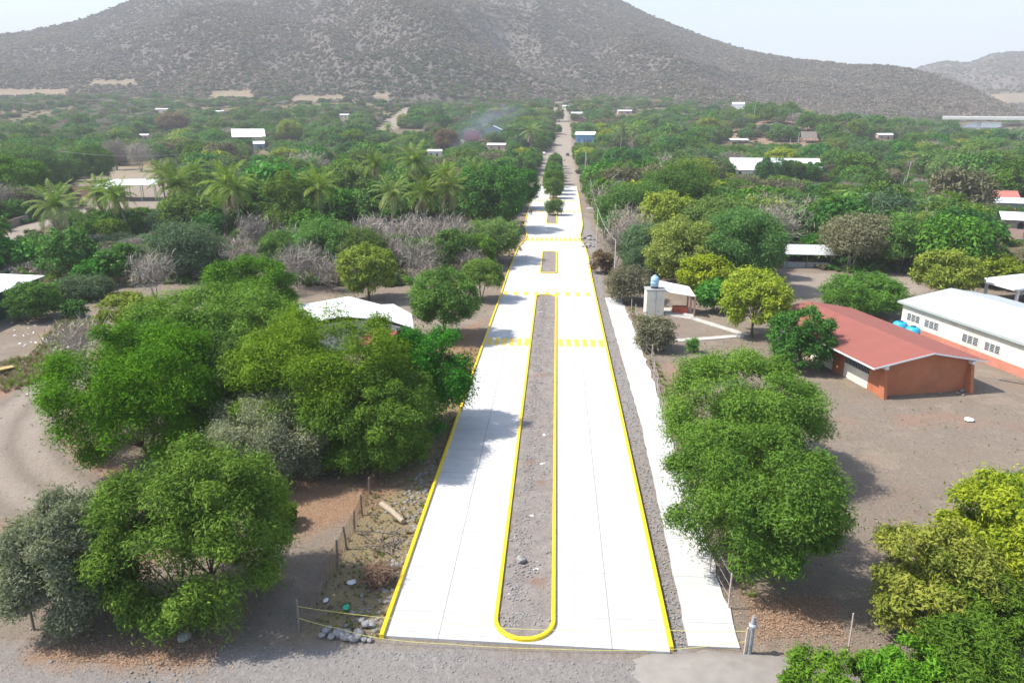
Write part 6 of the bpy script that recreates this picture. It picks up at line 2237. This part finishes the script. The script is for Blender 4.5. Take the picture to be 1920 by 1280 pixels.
def vehicle(name, label, cat, loc, rz, paint, shape):
    t = thing(name, label, cat, loc, rz)
    L, W2 = 4.9, 0.88
    if shape == 'pickup':
        body = [(-2.5, .45), (-2.5, 1.05), (-.55, 1.08), (1.15, 1.08), (2.3, 1.0), (2.45, .8), (2.45, .42), (1.95, .42), (1.8, .72), (1.3, .72), (1.15, .42), (-1.15, .42), (-1.3, .72), (-1.8, .72), (-1.95, .42)]
        cab = [(-.55, 1.085), (-.45, 1.72), (.55, 1.74), (1.25, 1.085)]
        cabin = [(-.45, 1.12), (-.38, 1.62), (.50, 1.64), (1.05, 1.12)]
    else:
        body = [(-2.1, .4), (-2.15, .95), (-1.9, 1.02), (1.05, 1.02), (2.0, .9), (2.1, .7), (2.1, .38), (1.75, .38), (1.6, .66), (1.1, .66), (.95, .38), (-.95, .38), (-1.1, .66), (-1.6, .66), (-1.75, .38)]
        cab = [(-1.95, 1.025), (-1.6, 1.6), (.25, 1.62), (1.05, 1.025)]
        cabin = [(-1.75, 1.07), (-1.5, 1.52), (.2, 1.54), (.85, 1.07)]
    MB().extr(body, -W2, W2).build("body", paint, t)
    MB().extr(cab, -W2 * .88, W2 * .88).build("cab", paint, t)
    MB().extr(cabin, -W2 * .89 - .012, -W2 * .89).extr(cabin, W2 * .89, W2 * .89 + .012).build("window", GLASS, t)
    c0, c1 = cab[-1], cab[-2]
    MB().add([(c0[0] + .02, -W2 * .78, c0[1] + .05), (c0[0] + .02, W2 * .78, c0[1] + .05), (c1[0] + .06, W2 * .74, c1[1] - .06), (c1[0] + .06, -W2 * .74, c1[1] - .06)], [(0, 1, 2, 3)]).build("windscreen", GLASS, t)
    if shape == 'pickup':
        MB().box(-2.4, -.7, -W2 * .82, W2 * .82, 1.07, 1.085).build("bed", DARK, t)
    for x in ((1.55, -1.55) if shape == 'pickup' else (1.35, -1.35)):
        for y in (-W2 + .1, W2 - .1):
            wheel(t, x, y)
    f_ = body[5][0]
    for y in (-.62, .62):
        MB().box(f_ - .02, f_ + .03, y - .14, y + .14, .74, .88).build("headlight", WHITEP, t)
    return t


SILVER = plain("silver_paint", (0.50, 0.52, 0.53), 0.35, 0.06, 1, 0.5, 0.5, bmp=0)
BLACKP = plain("black_paint", (0.02, 0.022, 0.03), 0.3, 0.1, 1, 0.5, bmp=0)
WHITEC = plain("white_car_paint", (0.72, 0.72, 0.72), 0.35, 0.05, 1, 0.5, bmp=0)
g = G(105, 374); v_ = vehicle("pickup_truck", "silver crew-cab pickup parked under the brick wall on the left", "pickup", g, R_(184), SILVER, 'pickup'); v_.scale = (1.55, 1.55, 1.55)
g = G(1064, 292); vehicle("parked_car", "dark car on the dirt lane right of the street median row", "car", g, R_(95), BLACKP, 'car')
g = G(1036, 207.5); vehicle("parked_car", "white car at the far left end of the dirt road", "car", g, R_(80), WHITEC, 'car')
g = G(1020, 290); vehicle("parked_car", "white-roofed car in shade on the dirt lane left of the median row", "car", g, R_(88), WHITEC, 'car')


# ------------------------------------------------------------------ people, small and far
def person(label, px, py, cloth, legs, pose='stand', face=0.0, hair=(0.02, 0.015, 0.012), group="people at the far part of the street", at_=None):
    g = G(px, py) if at_ is None else at_
    t = thing("person", label, "person", (g.x, g.y, g.z + (0.07 if abs(g.x) < 8.2 else 0)), face, group)
    if pose == 'stand':
        J = {'pel': (0, 0, .95), 'chest': (0, .01, 1.28), 'neck': (0, 0, 1.46), 'head': (0, .02, 1.56), 'top': (0, .01, 1.72),
             'lh': (-.10, 0, .90), 'lk': (-.11, .03, .50), 'la': (-.11, -.02, .08), 'lt': (-.12, .14, .03),
             'rh': (.10, 0, .90), 'rk': (.11, .01, .50), 'ra': (.12, -.03, .08), 'rt': (.13, .13, .03),
             'ls': (-.19, 0, 1.40), 'le': (-.25, -.02, 1.13), 'lw': (-.24, .08, .90), 'lf': (-.23, .11, .80),
             'rs': (.19, 0, 1.40), 're': (.25, -.02, 1.13), 'rw': (.24, .10, .90), 'rf': (.23, .14, .80)}
    else:
        J = {'pel': (0, 0, .45), 'chest': (0, .04, .78), 'neck': (0, .06, .96), 'head': (0, .10, 1.06), 'top': (0, .10, 1.22),
             'lh': (-.10, .06, .45), 'lk': (-.14, .46, .47), 'la': (-.13, .48, .08), 'lt': (-.14, .62, .03),
             'rh': (.10, .06, .45), 'rk': (.14, .46, .47), 'ra': (.13, .50, .08), 'rt': (.14, .64, .03),
             'ls': (-.19, .04, .90), 'le': (-.26, .12, .66), 'lw': (-.16, .34, .55), 'lf': (-.13, .42, .52),
             'rs': (.19, .04, .90), 're': (.26, .12, .66), 'rw': (.16, .34, .55), 'rf': (.13, .42, .52)}
    rad = {'pel': .14, 'chest': .155, 'neck': .06, 'head': .095, 'top': .07, 'lh': .09, 'lk': .06, 'la': .042, 'lt': .035, 'rh': .09, 'rk': .06, 'ra': .042, 'rt': .035,
           'ls': .065, 'le': .045, 'lw': .032, 'lf': .028, 'rs': .065, 're': .045, 'rw': .032, 'rf': .028}

    def skin(name, names, edges, mat_, grow=0.0, mul=1.0):
        me = bpy.data.meshes.new(name)
        me.from_pydata([J[n] for n in names], [(names.index(a), names.index(b_)) for a, b_ in edges], [])
        me.materials.append(mat_)
        o_ = link(name, me, t)
        s = o_.modifiers.new("s", 'SKIN'); s.use_smooth_shade = True
        for i, n in enumerate(names):
            o_.data.skin_vertices[0].data[i].radius = (rad[n] * mul + grow,) * 2
        o_.data.skin_vertices[0].data[0].use_root = True
        o_.modifiers.new("sub", 'SUBSURF').levels = 1
        return o_
    names = list(J)
    E2 = [('pel', 'chest'), ('chest', 'neck'), ('neck', 'head'), ('head', 'top'), ('pel', 'lh'), ('lh', 'lk'), ('lk', 'la'), ('la', 'lt'), ('pel', 'rh'), ('rh', 'rk'), ('rk', 'ra'), ('ra', 'rt'), ('chest', 'ls'), ('ls', 'le'), ('le', 'lw'), ('lw', 'lf'), ('chest', 'rs'), ('rs', 're'), ('re', 'rw'), ('rw', 'rf')]
    skin("body", names, E2, plain("skin", (0.26, 0.14, 0.09), 0.6, 0.1, 3, bmp=0))
    n2 = ['pel', 'chest', 'ls', 'le', 'rs', 're']
    skin("shirt", n2, [('pel', 'chest'), ('chest', 'ls'), ('ls', 'le'), ('chest', 'rs'), ('rs', 're')], plain("cloth" + label[:18], cloth, 0.9, 0.2, 6, bmp=0), 0.014)
    n3 = ['pel', 'lh', 'lk', 'la', 'rh', 'rk', 'ra']
    skin("trousers", n3, [('pel', 'lh'), ('lh', 'lk'), ('lk', 'la'), ('pel', 'rh'), ('rh', 'rk'), ('rk', 'ra')], plain("legs" + label[:18], legs, 0.9, 0.2, 6, bmp=0), 0.012)
    hx, hy, hz = J['top']
    MB().lathe([(0.098, -0.05), (0.108, 0.0), (0.09, 0.06), (0.04, 0.085)], 12, (hx, hy - 0.012, hz - 0.03)).build("hair", plain("hair", hair, 0.7, 0.2, 9, bmp=0), t, True)
    hd_ = J['head']
    m_ = MB()
    for s in (-1, 1):
        m_.box(hd_[0] + s * .035 - .01, hd_[0] + s * .035 + .01, hd_[1] + .082, hd_[1] + .098, hd_[2] + .035, hd_[2] + .05)
    m_.build("eyes", DARK, t)
    return t


person("person in dark clothes standing on the left lane, right one of a pair", 996.5, 403.5, (0.03, 0.03, 0.035), (0.03, 0.03, 0.05), face=0.4)
person("person in grey shirt standing on the left lane, left one of a pair", 993.5, 403, (0.13, 0.14, 0.17), (0.05, 0.05, 0.07), face=-0.5)
person("person in a pink top seated at the left kerb under the dense tree", 978.5, 421, (0.45, 0.20, 0.16), (0.06, 0.06, 0.10), 'sit', face=-1.2)
person("person in dark blue seated at the left kerb, nearest the curved kerb", 979.5, 432, (0.03, 0.035, 0.08), (0.03, 0.03, 0.05), 'sit', face=-1.0)
person("person in black seated at the left kerb between the blue and the pink one", 976.5, 427, (0.02, 0.02, 0.022), (0.04, 0.04, 0.05), 'sit', face=-1.3)
person("person in dark clothes walking on the far end of the left lane", 1006.5, 366, (0.03, 0.03, 0.04), (0.04, 0.045, 0.07), face=3.0)
person("person in black standing in shade where the left lane turns to dirt, left one", 1010, 354, (0.02, 0.02, 0.025), (0.03, 0.03, 0.04), face=2.6)
person("person in dark blue standing in shade where the left lane turns to dirt, right one", 1013, 353.5, (0.03, 0.04, 0.09), (0.03, 0.03, 0.04), face=3.4)
person("person in grey-blue standing beside the median row on the right dirt lane", 1059, 304, (0.16, 0.19, 0.26), (0.07, 0.08, 0.12), face=3.1)
for px, py, lab in ((978.5, 421, "low wooden stool under the person in pink"), (979.5, 432, "low wooden stool under the person in dark blue at the kerb"), (976.5, 427, "low wooden stool under the seated person in black")):
    g = G(px, py)
    st_ = thing("stool", lab, "stool", (g.x, g.y, g.z + (0.07 if abs(g.x) < 8.2 else 0)), 0, "stools at the left kerb")
    MB().lathe([(0.17, .26), (0.18, .27), (0.18, .30), (0.17, .31)], 14).build("seat", WOOD, st_)
    for k in range(3):
        a = k * 2.094
        MB().tube([(math.cos(a) * .17, math.sin(a) * .17, 0), (math.cos(a) * .11, math.sin(a) * .11, .258)], 0.02, 6).build("leg", WOOD, st_)

# ------------------------------------------------------------------ ground litter: gravel, fallen leaves, weeds
pts = []; sc = []; rr_ = []; ix = []
def add_pts(n, fx, smin, smax):
    for _ in range(n):
        x, y, z = fx()
        s = smin + (smax - smin) * prng.random() ** 3
        pts.append((x, y, z)); sc.append((s * prng.uniform(.8, 1.4), s, s * prng.uniform(.6, 1))); rr_.append(prng.uniform(0, 6.28)); ix.append(int(prng.integers(3)))
def f1():
    y = 31 + 75 * prng.random() ** 1.3
    x = -1.7 + prng.normal() * 0.35 if prng.random() < 0.6 else prng.uniform(-2.55, 0.05)
    return min(max(x, -2.55), 0.05), y, 0.12
add_pts(4200, f1, 0.012, 0.085)
def f2():
    y = 30 + 120 * prng.random() ** 1.3
    a = float(np.interp(y, [30, 58, 107, 160], [7.0, 7.75, 7.7, 9]))
    return prng.uniform(6.35, a), y, 0.0
add_pts(2600, f2, 0.012, 0.08)
add_pts(3600, lambda: (prng.uniform(-20, 18), 28.9 - 6 * prng.random() ** 1.5, -0.03), 0.012, 0.07)
add_pts(500, lambda: (-8.6 - abs(prng.normal()) * 1.2, 30 + 20 * prng.random(), -0.02), 0.03, 0.16)
add_pts(2200, lambda: (prng.uniform(13, 62), prng.uniform(30, 70), -0.04), 0.015, 0.07)
add_pts(900, lambda: (prng.uniform(-60, -12), prng.uniform(27, 66), -0.03), 0.015, 0.09)
def f3():
    g = G(100 + prng.normal() * 60, 640 + prng.normal() * 32); return g.x, g.y, 0.0
LIT = len(pts)
scatter("gravel", pts, sc, rr_, ix, [source("pebble", RK[i]) for i in range(3)])

lm_leaf = leaf_mat("fallen_leaf", (0.26, 0.145, 0.085), (0.52, 0.35, 0.24), 0, 0.8, 0.02)
v = []; f = []; lv = []
def leafpt(x, y, z, s):
    a = prng.uniform(0, 6.28); tx, ty_ = prng.normal(size=2) * 0.3
    ax = np.array([math.cos(a), math.sin(a), tx]) * s; bx = np.array([-math.sin(a), math.cos(a), ty_]) * s * 0.45
    p = np.array([x, y, z + s * 0.35]); b0 = len(v)
    v.extend([p - ax, p - bx, p + ax, p + bx]); f.append((b0, b0 + 1, b0 + 2, b0 + 3)); lv.append(prng.random())
for poly, n in ((A_LITTER1, 3600), (A_LITTER2, 4600), (A_LITTER3, 4200), (A_LITTER4, 1800), (A_FENCED, 900), (A_YARD, 5200), ([(-50, 29), (-12, 29), (-12, 62), (-50, 62)], 2600), ([(6.4, 30), (7.1, 30), (7.6, 60), (6.4, 60)], 700)):
    xs = [p[0] for p in poly]; yy = [p[1] for p in poly]
    k = 0
    while k < n:
        x, y = prng.uniform(min(xs) - 1, max(xs) + 1), prng.uniform(min(yy) - 1, max(yy) + 1)
        if in_poly(x, y, poly) or prng.random() < 0.12:
            leafpt(x, y, 0.0, prng.uniform(0.025, 0.065)); k += 1
tag(link("fallen_leaves", mesh_np("fallen_leaves", v, f, lv, [lm_leaf])), kind="stuff")

# white scraps of litter in the weeds at the left
v = []; f = []; lv = []
for _ in range(260):
    g = G(110 + prng.normal() * 45, 640 + prng.normal() * 34)
    leafpt(g.x, g.y, prng.uniform(0, .5), prng.uniform(0.06, 0.2))
tag(link("litter", mesh_np("litter", v, f, lv, [plain("white_plastic", (0.62, 0.62, 0.60), 0.5)])), kind="stuff")

# dry weeds and tufts near the camera
tuft = []
for i, k in enumerate(('straw', 'straw', 'olive')):
    r = np.random.default_rng(700 + i); n = 70
    a = r.uniform(0, 6.28, n); t_ = r.uniform(0.1, 0.9, n); h_ = r.uniform(0.4, 1.0, n)
    d_ = np.stack([np.cos(a) * t_, np.sin(a) * t_, np.ones(n)], 1); d_ = nrm(d_)
    s_ = np.stack([-np.sin(a), np.cos(a), 0 * a], 1)
    b_ = np.stack([np.cos(a) * .08, np.sin(a) * .08, 0 * a], 1)
    tip = b_ + d_ * h_[:, None]
    vv = np.stack([b_ - s_ * .02, b_ + s_ * .02, tip + s_ * .012, tip - s_ * .012], 1).reshape(-1, 3)
    tuft.append(source("tuft", mesh_np("tuft%d" % i, vv, np.arange(n * 4).reshape(n, 4), r.random(n), [M[k]])))
tp_ = []; ts = []; tr_2 = []; ti = []
def tufts(n, fx, s0, s1, kinds):
    for _ in range(n):
        x, y = fx()
        s = prng.uniform(s0, s1)
        tp_.append((x, y, -0.05)); ts.append((s, s, s * prng.uniform(.6, 1.1))); tr_2.append(prng.uniform(0, 6.28)); ti.append(int(prng.choice(kinds)))
def inpoly_pt(poly):
    xs = [p[0] for p in poly]; yy = [p[1] for p in poly]
    while True:
        x, y = prng.uniform(min(xs), max(xs)), prng.uniform(min(yy), max(yy))
        if in_poly(x, y, poly):
            return x, y
tufts(1300, lambda: inpoly_pt(A_FENCED), 0.08, 0.3, [0, 1, 1, 2])
tufts(1500, lambda: inpoly_pt(A_DRYL), 0.2, 0.8, [0, 1, 1, 2])
tufts(2600, lambda: inpoly_pt(A_SCRUBL), 0.4, 1.2, [0, 0, 1, 2])
tufts(500, lambda: (prng.uniform(10.6, 11.6), prng.uniform(34, 100)), 0.15, 0.5, [0, 2, 1])
tufts(300, lambda: inpoly_pt(A_YARD), 0.08, 0.2, [0, 2])
scatter("dry_weeds", tp_, ts, tr_2, ti, tuft)

# ------------------------------------------------------------------ smoke and haze
sm2 = bpy.data.materials.new("smoke_volume"); sm2.use_nodes = True
tr = sm2.node_tree; tr.nodes.remove(tr.nodes["Principled BSDF"])
pv = N(tr, "ShaderNodeVolumePrincipled")
pv.inputs["Color"].default_value = (0.62, 0.72, 0.88, 1); pv.inputs["Anisotropy"].default_value = 0.1
tc = N(tr, "ShaderNodeTexCoord")
nz = noise(tr, tc.outputs["Object"], 1.6, 4, 0.65)
ln = N(tr, "ShaderNodeVectorMath", operation='LENGTH'); tr.links.new(tc.outputs["Object"], ln.inputs[0])
fall = math_(tr, 'SUBTRACT', 1.0, ln.outputs["Value"], True)
dens = math_(tr, 'MULTIPLY', math_(tr, 'MULTIPLY', ramp(tr, nz, 0.42, 0.72), fall), 0.06)
tr.links.new(dens, pv.inputs["Density"]); tr.links.new(pv.outputs[0], tr.nodes["Material Output"].inputs["Volume"])
HAZE_D = 0.00023
import bmesh as _bm
for px, py, rng_, sc_, rot in ((862, 272, 500, (9, 9, 7), 0.2), (905, 232, 560, (34, 20, 12), -0.35)):
    bm = _bm.new(); _bm.ops.create_icosphere(bm, subdivisions=3, radius=1.0)
    me = bpy.data.meshes.new("smoke"); bm.to_mesh(me); bm.free(); me.materials.append(sm2)
    o_ = link("smoke", me, None, at_range(px, py, rng_)); o_.scale = sc_; o_.rotation_euler = (0, rot, 0)
    tag(o_, kind="stuff")
if HAZE_D:
    hzm = bpy.data.materials.new("haze_air"); hzm.use_nodes = True
    tr = hzm.node_tree; tr.nodes.remove(tr.nodes["Principled BSDF"])
    pv = N(tr, "ShaderNodeVolumePrincipled")
    pv.inputs["Color"].default_value = (0.88, 0.90, 0.93, 1); pv.inputs["Density"].default_value = HAZE_D; pv.inputs["Anisotropy"].default_value = 0.0
    tr.links.new(pv.outputs[0], tr.nodes["Material Output"].inputs["Volume"])
    o_ = MB().box(-9000, 9000, -300, 9000, -40, 1100).build("haze", hzm)
    tag(o_, kind="stuff")
